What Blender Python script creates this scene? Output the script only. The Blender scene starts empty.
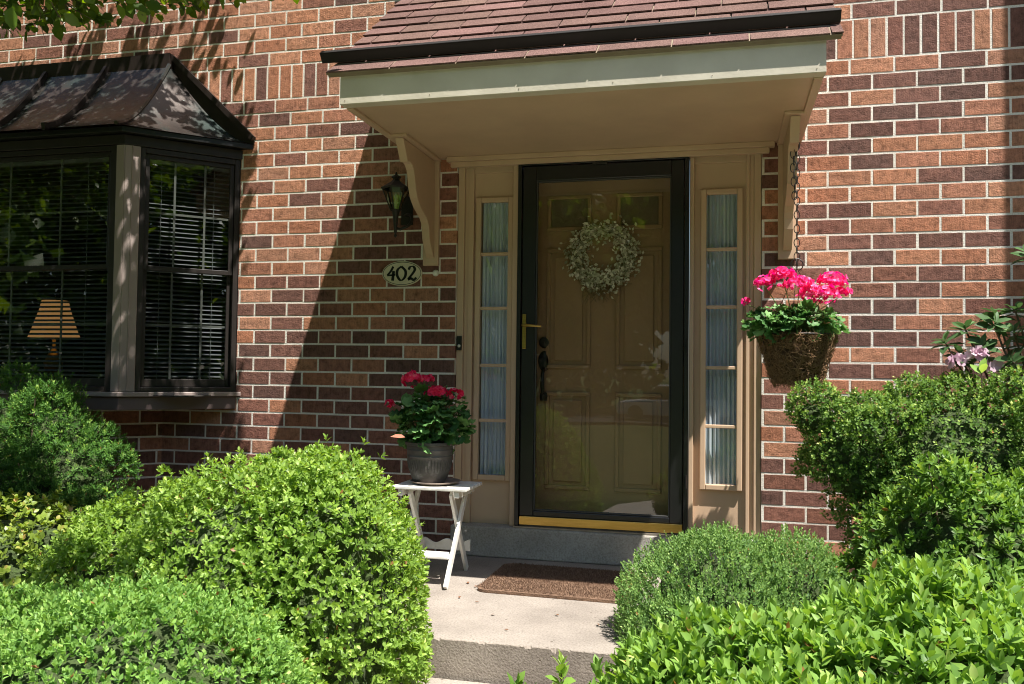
import bpy, math, random
import numpy as np
from mathutils import Vector, Matrix, noise as mnoise
random.seed(7); rng = np.random.default_rng(11)
S = bpy.context.scene; COL = S.collection
PI = math.pi
# ------------------------------------------------------------------ camera
cam = bpy.data.cameras.new('camera'); camo = bpy.data.objects.new('camera', cam); COL.objects.link(camo)
yaw, pit, rol = 0.2415289, 0.0324856, -0.0123637
Rv = Vector((math.cos(yaw), math.sin(yaw), 0))
Fv = Vector((-math.sin(yaw)*math.cos(pit), math.cos(yaw)*math.cos(pit), math.sin(pit)))
Ev = Vector((math.sin(yaw)*math.sin(pit), -math.cos(yaw)*math.sin(pit), math.cos(pit)))
R2 = Rv*math.cos(rol) - Ev*math.sin(rol); U2 = Rv*math.sin(rol) + Ev*math.cos(rol)
M = Matrix((R2, U2, -Fv)).transposed().to_4x4(); M.translation = Vector((3.1064, -4.5775, 1.0194))
camo.matrix_world = M
cam.sensor_width = 36; cam.lens = 856.42/1024*36; cam.clip_start = 0.05; cam.clip_end = 500
S.camera = camo
# ------------------------------------------------------------------ light
SUN = Vector((0.93, -0.62, 2.42)).normalized()
w = bpy.data.worlds.new("World"); S.world = w; w.use_nodes = True
nt = w.node_tree; sky = nt.nodes.new('ShaderNodeTexSky'); sky.sky_type = 'NISHITA'; sky.sun_disc = False
sky.sun_elevation = math.asin(SUN.z); sky.sun_rotation = math.atan2(SUN.x, SUN.y)
nt.links.new(sky.outputs[0], nt.nodes['Background'].inputs[0]); nt.nodes['Background'].inputs[1].default_value = 0.075
sl = bpy.data.lights.new('sun', 'SUN'); sl.energy = 5.0; sl.angle = math.radians(0.5); sl.color = (1.0, 0.95, 0.87)
slo = bpy.data.objects.new('sun', sl); COL.objects.link(slo)
slo.rotation_euler = SUN.to_track_quat('Z', 'Y').to_euler(); slo.location = (5, -5, 12)
S.view_settings.view_transform = 'Standard'; S.view_settings.look = 'None'
S.view_settings.exposure = 1.12; S.view_settings.gamma = 1
S.cycles.filter_width = 1.0; S.cycles.transparent_max_bounces = 16; S.cycles.max_bounces = 8

# ------------------------------------------------------------------ helpers
ORI = {}
def setp(o, label=None, cat=None, group=None, kind=None):
    if label: o['label'] = label
    if cat: o['category'] = cat
    if group: o['group'] = group
    if kind: o['kind'] = kind
    return o
def thing(name, loc, label, cat, group=None):
    o = bpy.data.objects.new(name, None); COL.objects.link(o); o.location = loc; o.empty_display_size = .1
    ORI[o] = Vector(loc); return setp(o, label, cat, group)
def link(name, me, mats, parent=None):
    o = bpy.data.objects.new(name, me); COL.objects.link(o)
    for m in (mats if isinstance(mats, (list, tuple)) else [mats]): me.materials.append(m)
    if parent is not None:
        off = ORI[parent]; me.transform(Matrix.Translation(-off)); o.parent = parent; ORI[o] = off
    else: ORI[o] = Vector((0, 0, 0))
    return o
def origin_to(o, loc):
    """move a top-level mesh's origin to its base"""
    l = Vector(loc); o.data.transform(Matrix.Translation(-l)); o.location = l; ORI[o] = l; return o
class MB:
    def __init__(s): s.v = []; s.f = []; s.mi = []; s.col = []; s.cur = 0; s.c = None
    def add(s, vs, fs):
        b = len(s.v); s.v += [tuple(x) for x in vs]
        for f in fs:
            s.f.append([b+i for i in f]); s.mi.append(s.cur); s.col.append(s.c)
        return s
    def box(s, a, b):
        x0, y0, z0 = a; x1, y1, z1 = b
        return s.add([(x0,y0,z0),(x1,y0,z0),(x1,y1,z0),(x0,y1,z0),(x0,y0,z1),(x1,y0,z1),(x1,y1,z1),(x0,y1,z1)],
                     [(0,3,2,1),(4,5,6,7),(0,1,5,4),(1,2,6,5),(2,3,7,6),(3,0,4,7)])
    def boxf(s, F, a, b):
        """box in a local frame function F(x,y,z)->world"""
        n = len(s.v); s.box(a, b)
        for i in range(n, len(s.v)): s.v[i] = tuple(F(*s.v[i]))
        return s
    def bar(s, p, q, wdt, hgt, up=(0,0,1)):
        p = Vector(p); q = Vector(q); d = (q-p); L = d.length; d.normalize(); up = Vector(up)
        sd = d.cross(up).normalized(); u = sd.cross(d)
        return s.boxf(lambda x,y,z: p + d*x + sd*y + u*z, (0,-wdt/2,-hgt/2), (L, wdt/2, hgt/2))
    def tube(s, pts, r, n=8, cap=True, closed=False):
        pts = [Vector(p) for p in pts]; N = len(pts); rs = r if isinstance(r, (list, tuple)) else [r]*N
        b = len(s.v); prev = None
        for i, p in enumerate(pts):
            if closed: t = pts[(i+1) % N] - pts[i-1]
            else: t = pts[min(i+1, N-1)] - pts[max(i-1, 0)]
            t.normalize()
            if prev is None:
                a = Vector((0,0,1)) if abs(t.z) < .9 else Vector((1,0,0)); prev = t.cross(a).normalized()
            prev = (prev - t*prev.dot(t)).normalized(); q = t.cross(prev)
            for k in range(n):
                an = 2*PI*k/n; s.v.append(tuple(p + (prev*math.cos(an) + q*math.sin(an))*rs[i]))
        for i in range(N if closed else N-1):
            j = (i+1) % N
            for k in range(n):
                s.f.append([b+i*n+k, b+i*n+(k+1)%n, b+j*n+(k+1)%n, b+j*n+k]); s.mi.append(s.cur); s.col.append(s.c)
        if cap and not closed:
            s.f.append([b+k for k in range(n)][::-1]); s.mi.append(s.cur); s.col.append(s.c)
            s.f.append([b+(N-1)*n+k for k in range(n)]); s.mi.append(s.cur); s.col.append(s.c)
        return s
    def lathe(s, c, prof, n=24, rot=0.0, sx=1, sy=1):
        b = len(s.v); c = Vector(c)
        for (r, z) in prof:
            for k in range(n):
                a = rot + 2*PI*k/n; s.v.append((c.x + r*math.cos(a)*sx, c.y + r*math.sin(a)*sy, c.z + z))
        for i in range(len(prof)-1):
            for k in range(n):
                s.f.append([b+i*n+k, b+i*n+(k+1)%n, b+(i+1)*n+(k+1)%n, b+(i+1)*n+k]); s.mi.append(s.cur); s.col.append(s.c)
        for i, rev in ((0, True), (len(prof)-1, False)):
            if prof[i][0] > 1e-5:
                ids = [b+i*n+k for k in range(n)]; s.f.append(ids[::-1] if rev else ids); s.mi.append(s.cur); s.col.append(s.c)
        return s
    def prism(s, poly, F, d0, d1):
        """poly: list of 2D; F(a,b,d)->world"""
        n = len(poly); b = len(s.v)
        for d in (d0, d1):
            for (a, c) in poly: s.v.append(tuple(F(a, c, d)))
        fs = [[b+i for i in range(n)][::-1], [b+n+i for i in range(n)]] + [[b+i, b+(i+1)%n, b+n+(i+1)%n, b+n+i] for i in range(n)]
        for f in fs: s.f.append(f); s.mi.append(s.cur); s.col.append(s.c)
        return s
    def build(s, name, mats, parent=None, smooth=False, bevel=0):
        me = bpy.data.meshes.new(name); me.from_pydata(s.v, [], s.f)
        me.polygons.foreach_set('material_index', s.mi)
        if any(c is not None for c in s.col):
            at = me.attributes.new('bcol', 'FLOAT_COLOR', 'FACE')
            arr = np.array([(c if c is not None else (0,0,0))+(1.,) for c in s.col], dtype=np.float32)
            at.data.foreach_set('color', arr.ravel())
        if smooth: me.polygons.foreach_set('use_smooth', [True]*len(s.f))
        me.update()
        import bmesh
        bm = bmesh.new(); bm.from_mesh(me); bmesh.ops.recalc_face_normals(bm, faces=bm.faces); bm.to_mesh(me); bm.free()
        o = link(name, me, mats, parent)
        if bevel:
            m = o.modifiers.new('bevel', 'BEVEL'); m.width = bevel; m.segments = 2; m.limit_method = 'ANGLE'; m.angle_limit = .6
        if smooth:
            me.set_sharp_from_angle(angle=math.radians(40))
        return o

def newmat(name):
    m = bpy.data.materials.new(name); m.use_nodes = True; t = m.node_tree; return m, t, t.nodes['Principled BSDF']
def N(t, typ, **kw):
    n = t.nodes.new(typ)
    for k, v in kw.items():
        if k.startswith('i_'): n.inputs[k[2:].replace('_', ' ')].default_value = v
        else: setattr(n, k, v)
    return n
def coords(t, scale=(1,1,1)):
    c = t.nodes.new('ShaderNodeTexCoord'); m = t.nodes.new('ShaderNodeMapping'); m.inputs['Scale'].default_value = scale
    t.links.new(c.outputs['Object'], m.inputs[0]); return m.outputs[0]
def ramp(t, src, stops):
    r = t.nodes.new('ShaderNodeValToRGB'); e = r.color_ramp.elements
    while len(e) < len(stops): e.new(.5)
    for k, (p, c) in enumerate(stops): e[k].position = p; e[k].color = tuple(c)+(1,) if len(c) == 3 else c
    t.links.new(src, r.inputs[0]); return r.outputs[0]
def mix(t, a, b, fac, mode='MIX'):
    m = t.nodes.new('ShaderNodeMix'); m.data_type = 'RGBA'; m.blend_type = mode
    for s_, v in ((6, a), (7, b), (0, fac)):
        if hasattr(v, 'default_value') or hasattr(v, 'is_linked'): t.links.new(v, m.inputs[s_])
        else: m.inputs[s_].default_value = (tuple(v)+(1,) if not isinstance(v, (int, float)) else v)
    return m.outputs[2]
def bump(t, bs, src, dist, strength=1.0, prev=None):
    b = t.nodes.new('ShaderNodeBump'); b.inputs['Distance'].default_value = dist; b.inputs['Strength'].default_value = strength
    t.links.new(src, b.inputs['Height'])
    if prev is not None: t.links.new(prev, b.inputs['Normal'])
    if bs is not None: t.links.new(b.outputs[0], bs.inputs['Normal'])
    return b.outputs[0]
def simple(name, c1, c2=None, sc=8, rough=.6, bmp=0, bsc=60, metal=0, spec=.4, stretch=(1,1,1), detail=5):
    m, t, b = newmat(name); b.inputs['Roughness'].default_value = rough; b.inputs['Metallic'].default_value = metal
    b.inputs['Specular IOR Level'].default_value = spec
    if c2 is None: c2 = tuple(x*.75 for x in c1)
    n = N(t, 'ShaderNodeTexNoise', i_Scale=sc, i_Detail=detail); t.links.new(coords(t, stretch), n.inputs[0])
    t.links.new(ramp(t, n.outputs[0], [(.3, c2), (.7, c1)]), b.inputs['Base Color'])
    if bmp:
        n2 = N(t, 'ShaderNodeTexNoise', i_Scale=bsc, i_Detail=4.0); t.links.new(coords(t, stretch), n2.inputs[0])
        bump(t, b, n2.outputs[0], bmp)
    return m
# ------------------------------------------------------------------ materials
def brick_mat():
    m, t, b = newmat('brick'); b.inputs['Roughness'].default_value = .85; b.inputs['Specular IOR Level'].default_value = .2
    a = N(t, 'ShaderNodeAttribute', attribute_name='bcol')
    n1 = N(t, 'ShaderNodeTexNoise', i_Scale=28, i_Detail=6.0, i_Roughness=.65); t.links.new(coords(t), n1.inputs[0])
    n2 = N(t, 'ShaderNodeTexNoise', i_Scale=60, i_Detail=3.0); t.links.new(coords(t, (2.2, 2.2, .25)), n2.inputs[0])
    n3 = N(t, 'ShaderNodeTexNoise', i_Scale=170, i_Detail=3.0, i_Roughness=.7); t.links.new(coords(t), n3.inputs[0])
    c = mix(t, a.outputs['Color'], ramp(t, n1.outputs[0], [(.28, (.40,.38,.38)), (.5, (1,1,1)), (.72, (1.3,1.25,1.2))]), .9, 'MULTIPLY')
    c = mix(t, c, ramp(t, n2.outputs[0], [(.33, (.72,.7,.7)), (.5, (1,1,1)), (.66, (1.15,1.15,1.15))]), .5, 'MULTIPLY')
    c = mix(t, c, ramp(t, n3.outputs[0], [(.30, (.35,.32,.32)), (.42, (1,1,1)), (1, (1.1,1.1,1.1))]), .8, 'MULTIPLY')
    n4 = N(t, 'ShaderNodeTexNoise', i_Scale=1.1, i_Detail=5.0); t.links.new(coords(t, (1.6,1,.8)), n4.inputs[0])
    c = mix(t, c, ramp(t, n4.outputs[0], [(.32, (.78,.76,.75)), (.6, (1.06,1.05,1.04))]), .8, 'MULTIPLY')
    t.links.new(c, b.inputs['Base Color'])
    x = bump(t, None, n2.outputs[0], .0025, .6); x = bump(t, None, n3.outputs[0], .0035, .9, x); bump(t, b, n1.outputs[0], .007, .9, x)
    return m
def mortar_mat():
    m, t, b = newmat('mortar'); b.inputs['Roughness'].default_value = .9; b.inputs['Specular IOR Level'].default_value = .1
    n = N(t, 'ShaderNodeTexNoise', i_Scale=3.0, i_Detail=6.0); t.links.new(coords(t), n.inputs[0])
    n2 = N(t, 'ShaderNodeTexNoise', i_Scale=150, i_Detail=4.0); t.links.new(coords(t), n2.inputs[0])
    c = ramp(t, n.outputs[0], [(.35, (.74,.69,.62)), (.65, (.88,.84,.77))])
    c = mix(t, c, ramp(t, n2.outputs[0], [(.3, (.7,.68,.66)), (.55, (1,1,1))]), .6, 'MULTIPLY'); t.links.new(c, b.inputs['Base Color'])
    bump(t, b, n2.outputs[0], .003); return m
BRICK = brick_mat(); MORTAR = mortar_mat()
def concrete(name, c1, c2, pits=.6):
    m, t, b = newmat(name); b.inputs['Roughness'].default_value = .9; b.inputs['Specular IOR Level'].default_value = .2
    n = N(t, 'ShaderNodeTexNoise', i_Scale=2.5, i_Detail=8.0, i_Roughness=.65); t.links.new(coords(t), n.inputs[0])
    n2 = N(t, 'ShaderNodeTexNoise', i_Scale=120, i_Detail=5.0); t.links.new(coords(t), n2.inputs[0])
    v = N(t, 'ShaderNodeTexVoronoi', i_Scale=26); v.inputs['Randomness'].default_value = 1
    t.links.new(coords(t, (1,1,1.6)), v.inputs[0])
    n3 = N(t, 'ShaderNodeTexNoise', i_Scale=9, i_Detail=3.0); t.links.new(coords(t), n3.inputs[0])
    c = ramp(t, n.outputs[0], [(.3, c2), (.68, c1)])
    c = mix(t, c, ramp(t, n2.outputs[0], [(.3, (.62,.6,.58)), (.55, (1,1,1)), (.8, (1.15,1.15,1.15))]), .7, 'MULTIPLY')
    pit = ramp(t, v.outputs['Distance'], [(.07, (0,0,0)), (.17, (1,1,1))])
    gate = ramp(t, n3.outputs[0], [(.52, (1,1,1)), (.6, (0,0,0))])
    pg = mix(t, pit, (1,1,1), gate, 'MIX')
    c = mix(t, c, mix(t, (.35,.31,.27), (1,1,1), pg), pits, 'MULTIPLY')
    t.links.new(c, b.inputs['Base Color']); x = bump(t, None, n2.outputs[0], .003, .8); bump(t, b, pg, .004, pits, x); return m
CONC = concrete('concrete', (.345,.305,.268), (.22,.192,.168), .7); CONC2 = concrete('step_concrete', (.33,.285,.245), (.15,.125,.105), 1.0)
CONC3 = concrete('sill_concrete', (.48,.455,.42), (.31,.29,.26), .4)
BEIGE = simple('beige_paint', (.60,.43,.295), (.53,.375,.255), 5, .42, .0008, 30, spec=.4, stretch=(1,1,.4))
CREAM = simple('cream_paint', (.66,.61,.50), (.57,.52,.42), 6, .45, .001, 40)
DOORP = simple('door_paint', (.33,.21,.115), (.29,.185,.10), 4, .4)
BLACK = simple('black_paint', (.012,.012,.013), (.009,.009,.01), 20, .32, spec=.5)
IRON = simple('black_iron', (.03,.026,.02), (.016,.015,.013), 50, .45, .001, 120)
BRASS = simple('brass', (.62,.42,.13), (.5,.33,.09), 10, .28, metal=1, stretch=(1,1,8))
BRONZE = simple('bronze_frame', (.030,.024,.022), (.022,.018,.017), 10, .4)
TAUPE = simple('taupe_trim', (.36,.29,.265), (.31,.25,.23), 8, .5, stretch=(1,1,.3))
SILLB = simple('brown_sill_trim', (.16,.115,.11), (.13,.095,.09), 8, .5)
WHITE = simple('white_paint', (.80,.79,.75), (.68,.66,.6), 25, .5, .001, 70)
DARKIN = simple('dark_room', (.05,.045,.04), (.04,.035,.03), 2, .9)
BLIND = simple('blind_slat', (.15,.155,.165), (.13,.13,.14), 5, .5)
PLATE = simple('plaque_glaze', (.72,.66,.50), (.62,.56,.41), 12, .3)
INK = simple('black_enamel', (.01,.01,.01), (.01,.01,.01), 5, .3)
def glass(name, ior=1.5, tint=(.9,.92,.9), wav=.0):
    m, t, b = newmat(name); t.nodes.remove(b); out = t.nodes['Material Output']
    f = N(t, 'ShaderNodeFresnel', i_IOR=ior); tr = N(t, 'ShaderNodeBsdfTransparent', i_Color=tint+(1,)); g = N(t, 'ShaderNodeBsdfGlossy', i_Roughness=.0)
    g.inputs['Color'].default_value = (1,1,1,1)
    if wav:
        n = N(t, 'ShaderNodeTexNoise', i_Scale=2.2, i_Detail=1.0); t.links.new(coords(t), n.inputs[0]); x = bump(t, None, n.outputs[0], wav)
        t.links.new(x, g.inputs['Normal'])
    ge = t.nodes.new('ShaderNodeNewGeometry'); sb_ = N(t, 'ShaderNodeMath', operation='SUBTRACT'); sb_.inputs[0].default_value = 1; t.links.new(ge.outputs['Backfacing'], sb_.inputs[1])
    mu = N(t, 'ShaderNodeMath', operation='MULTIPLY'); t.links.new(f.outputs[0], mu.inputs[0]); t.links.new(sb_.outputs[0], mu.inputs[1])
    mx = t.nodes.new('ShaderNodeMixShader'); t.links.new(mu.outputs[0], mx.inputs[0]); t.links.new(tr.outputs[0], mx.inputs[1]); t.links.new(g.outputs[0], mx.inputs[2])
    t.links.new(mx.outputs[0], out.inputs[0]); return m
GLASS = glass('window_glass', 1.75, (.93,.95,.94), .0006); SGLASS = glass('storm_glass', 1.6, (.95,.94,.91), .0004); LGLASS = glass('lantern_glass', 1.9, (.75,.78,.68), .004)
def leafmat(name, dark, light, young=None, rough=.42, trans=.35, spec=.45):
    m, t, b = newmat(name); b.inputs['Roughness'].default_value = rough; b.inputs['Specular IOR Level'].default_value = spec
    a = N(t, 'ShaderNodeAttribute', attribute_name='tint')
    st = [(0, dark), (.72, light), (.95, young or light), (.99, (.30,.16,.06))]
    c = ramp(t, a.outputs['Fac'], st); t.links.new(c, b.inputs['Base Color'])
    tl = N(t, 'ShaderNodeBsdfTranslucent'); g = N(t, 'ShaderNodeHueSaturation'); g.inputs['Value'].default_value = 1.5; g.inputs['Saturation'].default_value = 1.15; g.inputs['Hue'].default_value = .485
    t.links.new(c, g.inputs['Color']); t.links.new(g.outputs[0], tl.inputs[0])
    mx = t.nodes.new('ShaderNodeMixShader'); mx.inputs[0].default_value = trans
    t.links.new(b.outputs[0], mx.inputs[1]); t.links.new(tl.outputs[0], mx.inputs[2]); t.links.new(mx.outputs[0], t.nodes['Material Output'].inputs[0]); return m
BARK = simple('bark', (.16,.115,.08), (.09,.065,.045), 30, .9, .004, 60)
MULCH = simple('mulch', (.10,.065,.045), (.045,.03,.022), 40, .95, .02, 60)

# ------------------------------------------------------------------ ground
def ground_z(x, y):
    z = -.12
    if y < -1.2: z = -.12 - (min(-y-1.2, 3.0))*.16
    if y < -4.2: z = -.60 - min((-y-4.2)*.02, .5)
    return z
def sheet(name, xs, ys, zf, mat):
    me = bpy.data.meshes.new(name); v = []; f = []
    for y in ys:
        for x in xs: v.append((x, y, zf(x, y)))
    n = len(xs)
    for j in range(len(ys)-1):
        for i in range(n-1): f.append((j*n+i, j*n+i+1, (j+1)*n+i+1, (j+1)*n+i))
    me.from_pydata(v, [], f); me.update(); return link(name, me, mat)
gm, gt, gb = newmat('lawn_soil'); gb.inputs['Roughness'].default_value = .95
gn = N(gt, 'ShaderNodeTexNoise', i_Scale=1.5, i_Detail=8.0); gt.links.new(coords(gt), gn.inputs[0])
gn2 = N(gt, 'ShaderNodeTexNoise', i_Scale=90, i_Detail=4.0); gt.links.new(coords(gt), gn2.inputs[0])
gc = mix(gt, ramp(gt, gn.outputs[0], [(.35, (.05,.085,.018)), (.7, (.10,.15,.035))]), ramp(gt, gn2.outputs[0], [(.3, (.5,.5,.5)), (.7, (1.2,1.2,1.2))]), .8, 'MULTIPLY')
gt.links.new(gc, gb.inputs['Base Color']); bump(gt, gb, gn2.outputs[0], .03)
xs = [-200,-80,-40,-20,-10,-6,-4,-3,-2,-1,0,1,2,3,4,5,6,8,12,20,40,80,200]
ys = [-300,-150,-80,-50,-35,-25,-18,-12,-8,-6,-5,-4.2]
setp(sheet('lawn', xs, ys, ground_z, gm), kind='structure')
setp(sheet('garden_bed', xs, [-4.2,-3.6,-3,-2.4,-1.8,-1.2,-.6,0,.02], ground_z, MULCH), kind='structure')
def path_z(x, y): return ground_z(x, y)+.03
pm = concrete('walk_concrete', (.60,.55,.48), (.48,.43,.37), .15)
me = bpy.data.meshes.new('walkway'); pv = []; pf = []
cen = [(2.5,-2.3),(2.5,-3.4),(2.5,-4.6),(2.6,-5.6),(3.3,-6.4),(4.8,-7.0),(7,-7.4),(11,-7.8),(18,-8.4)]
for i, (x, y) in enumerate(cen):
    a = Vector(cen[max(i-1,0)]); b_ = Vector(cen[min(i+1,len(cen)-1)]); d = (b_-a).normalized(); s_ = Vector((-d.y, d.x))*.80
    for q in (-1, 1): px, py = x+s_.x*q, y+s_.y*q; pv.append((px, py, path_z(px, py)+.006))
for i in range(len(cen)-1): pf.append((2*i, 2*i+1, 2*i+3, 2*i+2))
me.from_pydata(pv, [], pf); me.update(); setp(link('walkway', me, pm), kind='structure')
am = simple('asphalt', (.06,.06,.062), (.045,.045,.047), 3, .9, .01, 90)
setp(sheet('road', [-60,60], [-33.5,-28], lambda x,y: -1.0, am), kind='structure')
for o in (bpy.data.objects['road'],): o.data.transform(Matrix.Translation((0,0,.06)))
# porch: slab, lower step, sill block under the doors
slab = MB(); SX0, SX1, nseg = 1.30, 3.95, 420; tv = []; notch = 0
for k in range(nseg+1):
    if notch <= 0 and random.random() < .14: notch = random.randint(1, 4); nd = random.uniform(.005,.016)
    iy = (nd*random.uniform(.6,1) if notch > 0 else 0)+random.uniform(.0015,.004); iz = iy*random.uniform(.6,1.2); notch -= 1
    tv.append((SX0+(SX1-SX0)*k/nseg, iy, iz))
vs_ = []; 
for x, iy, iz in tv: vs_ += [(x,0,0),(x,-1.42,0),(x,-1.46+iy,0),(x,-1.46+iy*.45,-iz*.6),(x,-1.46,-iz),(x,-1.46,-.165)]
fs_ = [[6*k+r, 6*(k+1)+r, 6*(k+1)+r+1, 6*k+r+1] for k in range(nseg) for r in range(5)]
slab.add(vs_, fs_); slab.add([vs_[0],vs_[1],vs_[5],(SX0,0,-.165)], [(0,1,2,3)]); slab.add([vs_[-6],vs_[-5],vs_[-1],(SX1,0,-.165)], [(0,1,2,3)])
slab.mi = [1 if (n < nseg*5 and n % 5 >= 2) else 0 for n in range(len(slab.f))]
slab = slab.build('porch_slab', [CONC, CONC2])
setp(slab, kind='structure')
st = MB().box((1.75,-2.25,-.42),(3.35,-1.475,-.140)).build('porch_step', CONC, bevel=.008); setp(st, kind='structure')

# ------------------------------------------------------------------ brick builder
CO = .08115; BL = .2095; J = .0105; ZS = 2.616     # course, brick length, joint, soldier course bottom
LIGHT = [(.45,.21,.125),(.48,.235,.145),(.42,.185,.11),(.46,.235,.155),(.40,.185,.12)]
MID = [(.26,.12,.085),(.23,.105,.08),(.29,.135,.10)]
DARK = [(.18,.092,.074),(.21,.105,.083),(.16,.088,.073),(.235,.115,.09)]
def pick(p_dark, p_mid):
    r = random.random(); pal = DARK if r < p_dark else MID if r < p_dark+p_mid else LIGHT
    c = random.choice(pal); k = random.uniform(.88, 1.12); return (c[0]*k, c[1]*k, c[2]*k)
def one_brick(mb, F, a0, a1, z0, z1, dep=.09, c=None):
    j = lambda s=.0011: random.uniform(-s, s)
    a0 += j(); a1 += j(); z0 += j(); z1 += j(); ch = .0018; pr = random.uniform(-.0002, .0012)
    mb.c = c; v = []
    for (d, e) in ((-pr, ch), (ch*.6, 0), (dep, 0)):
        for (a, z) in ((a0+e, z0+e), (a1-e, z0+e), (a1-e, z1-e), (a0+e, z1-e)): v.append(F(a, z, d))
    f = [(0,1,2,3)]
    for k in (0, 4):
        for i in range(4): f.append((k+i, k+4+i, k+4+(i+1)%4, k+(i+1)%4))
    mb.add(v, f)
def brick_rows(mb, F, a0, a1, j0, j1, phase, colour, holes=(), soldier=False):
    """rows j (downwards, 0 = just below the soldier course). phase(j)->a joint position"""
    for j in range(j0, j1):
        if j < 0:
            zt = ZS + .2045 + (-j)*CO; zb = zt - CO
            if j == -1: pass
        else: zb = ZS - (j+1)*CO; zt = zb + CO
        ph = phase(j); n0 = math.floor((a0-ph)/BL)-1; n1 = math.ceil((a1-ph)/BL)+1
        for n in range(n0, n1):
            x0, x1 = max(a0, ph+n*BL+J/2), min(a1, ph+(n+1)*BL-J/2)
            if x1-x0 < .012: continue
            segs = [(x0, x1)]
            for (ha, hb, hz0, hz1) in holes:
                if zt-CO/2 > hz0 and zt-CO/2 < hz1:
                    ns = []
                    for (s0, s1) in segs:
                        if s1 <= ha or s0 >= hb: ns.append((s0, s1)); continue
                        if s0 < ha: ns.append((s0, ha))
                        if s1 > hb: ns.append((hb, s1))
                    segs = ns
            for (s0, s1) in segs:
                if s1-s0 > .012: one_brick(mb, F, s0, s1, zb+J/2, zt-J/2, c=colour((s0+s1)/2, j))
def mortar(mb, F, a0, a1, z0, z1, holes=(), d=.0009):
    A = sorted({a0, a1} | {h[0] for h in holes} | {h[1] for h in holes}); Z = sorted({z0, z1} | {h[2] for h in holes} | {h[3] for h in holes})
    A = [a for a in A if a0 <= a <= a1]; Z = [z for z in Z if z0 <= z <= z1]
    mb.cur = 1; mb.c = None
    for i in range(len(A)-1):
        for k in range(len(Z)-1):
            ac, zc = (A[i]+A[i+1])/2, (Z[k]+Z[k+1])/2
            if any(h[0] < ac < h[1] and h[2] < zc < h[3] for h in holes): continue
            mb.add([F(A[i],Z[k],d), F(A[i+1],Z[k],d), F(A[i+1],Z[k+1],d), F(A[i],Z[k+1],d)], [(0,1,2,3)])
    for h in holes:
        for a in (h[0], h[1]):
            mb.add([F(a,h[2],d), F(a,h[3],d), F(a,h[3],.1), F(a,h[2],.1)], [(0,1,2,3)])
        for z in (h[2], h[3]):
            mb.add([F(h[0],z,d), F(h[1],z,d), F(h[1],z,.1), F(h[0],z,.1)], [(0,1,2,3)])
    mb.cur = 0
house = thing('townhouse', (0,0,0), 'red brick townhouse front with a copper roofed bay window and a canopied entrance door', 'house')
# darker bricks as they lie at the right of the entrance (course -> spans along the wall)
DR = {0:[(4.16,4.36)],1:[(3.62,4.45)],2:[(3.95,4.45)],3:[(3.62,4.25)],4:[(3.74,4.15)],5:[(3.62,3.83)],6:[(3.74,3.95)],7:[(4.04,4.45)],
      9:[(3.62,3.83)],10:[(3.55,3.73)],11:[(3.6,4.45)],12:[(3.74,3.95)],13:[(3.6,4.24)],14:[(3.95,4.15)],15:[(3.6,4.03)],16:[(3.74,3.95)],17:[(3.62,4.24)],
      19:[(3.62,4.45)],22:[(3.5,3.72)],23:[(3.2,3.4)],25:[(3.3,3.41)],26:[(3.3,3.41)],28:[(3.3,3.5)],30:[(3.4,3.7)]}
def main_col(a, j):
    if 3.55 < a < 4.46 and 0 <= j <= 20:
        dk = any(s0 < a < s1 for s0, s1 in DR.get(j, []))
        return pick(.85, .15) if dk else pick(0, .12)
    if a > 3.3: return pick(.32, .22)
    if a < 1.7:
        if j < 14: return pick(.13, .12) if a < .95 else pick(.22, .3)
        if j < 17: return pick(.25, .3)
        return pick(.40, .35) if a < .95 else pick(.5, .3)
    return pick(.2, .2)
def main_phase(j):
    if j < 0: return .148 if j % 2 == 0 else .249
    return .397 if j % 2 else .505
def main_phase_r(j):
    if j < 0: return 3.734 if j % 2 else 3.84
    return 3.621 if j % 2 else 3.5165
FW = lambda a, z, d: (a, d, z)
mb = MB(); XW0, XW1, ZTOP = -4.0, 6.2, 5.6
holes = [(1.65, 3.30, -.5, 2.215), (-1.80, .255, .86, 2.31)]
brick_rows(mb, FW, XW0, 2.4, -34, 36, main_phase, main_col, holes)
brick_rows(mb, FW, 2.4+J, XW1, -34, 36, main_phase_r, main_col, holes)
for (x0, x1) in ((XW0, 1.6), (3.2, XW1)):    # soldier course
    base = .687-10*.079375 if x0 < 0 else 3.662
    n = math.floor((x0-base)/.079375)
    while base+n*.079375 < x1:
        a = base+n*.079375; one_brick(mb, FW, a+J/2, a+.079375-J/2, ZS+J/2, ZS+.2045-J/2, c=(pick(.45,.1) if random.random() < .5 or a > 3 else pick(.15,.1))); n += 1
mortar(mb, FW, XW0, XW1, -.45, ZTOP, holes)
wall = mb.build('brick_wall', [BRICK, MORTAR], house)
back = MB().box((XW0,.10,2.34),(XW1,.25,5.6)).box((XW0,.10,-.45),(-1.80,.25,2.34)).box((.27,.10,-.45),(1.60,.25,2.34)).box((3.34,.10,-.45),(XW1,.25,2.34)).box((-1.8,.10,-.45),(.27,.25,.84))
back.build('wall_core', MORTAR, house)
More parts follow.
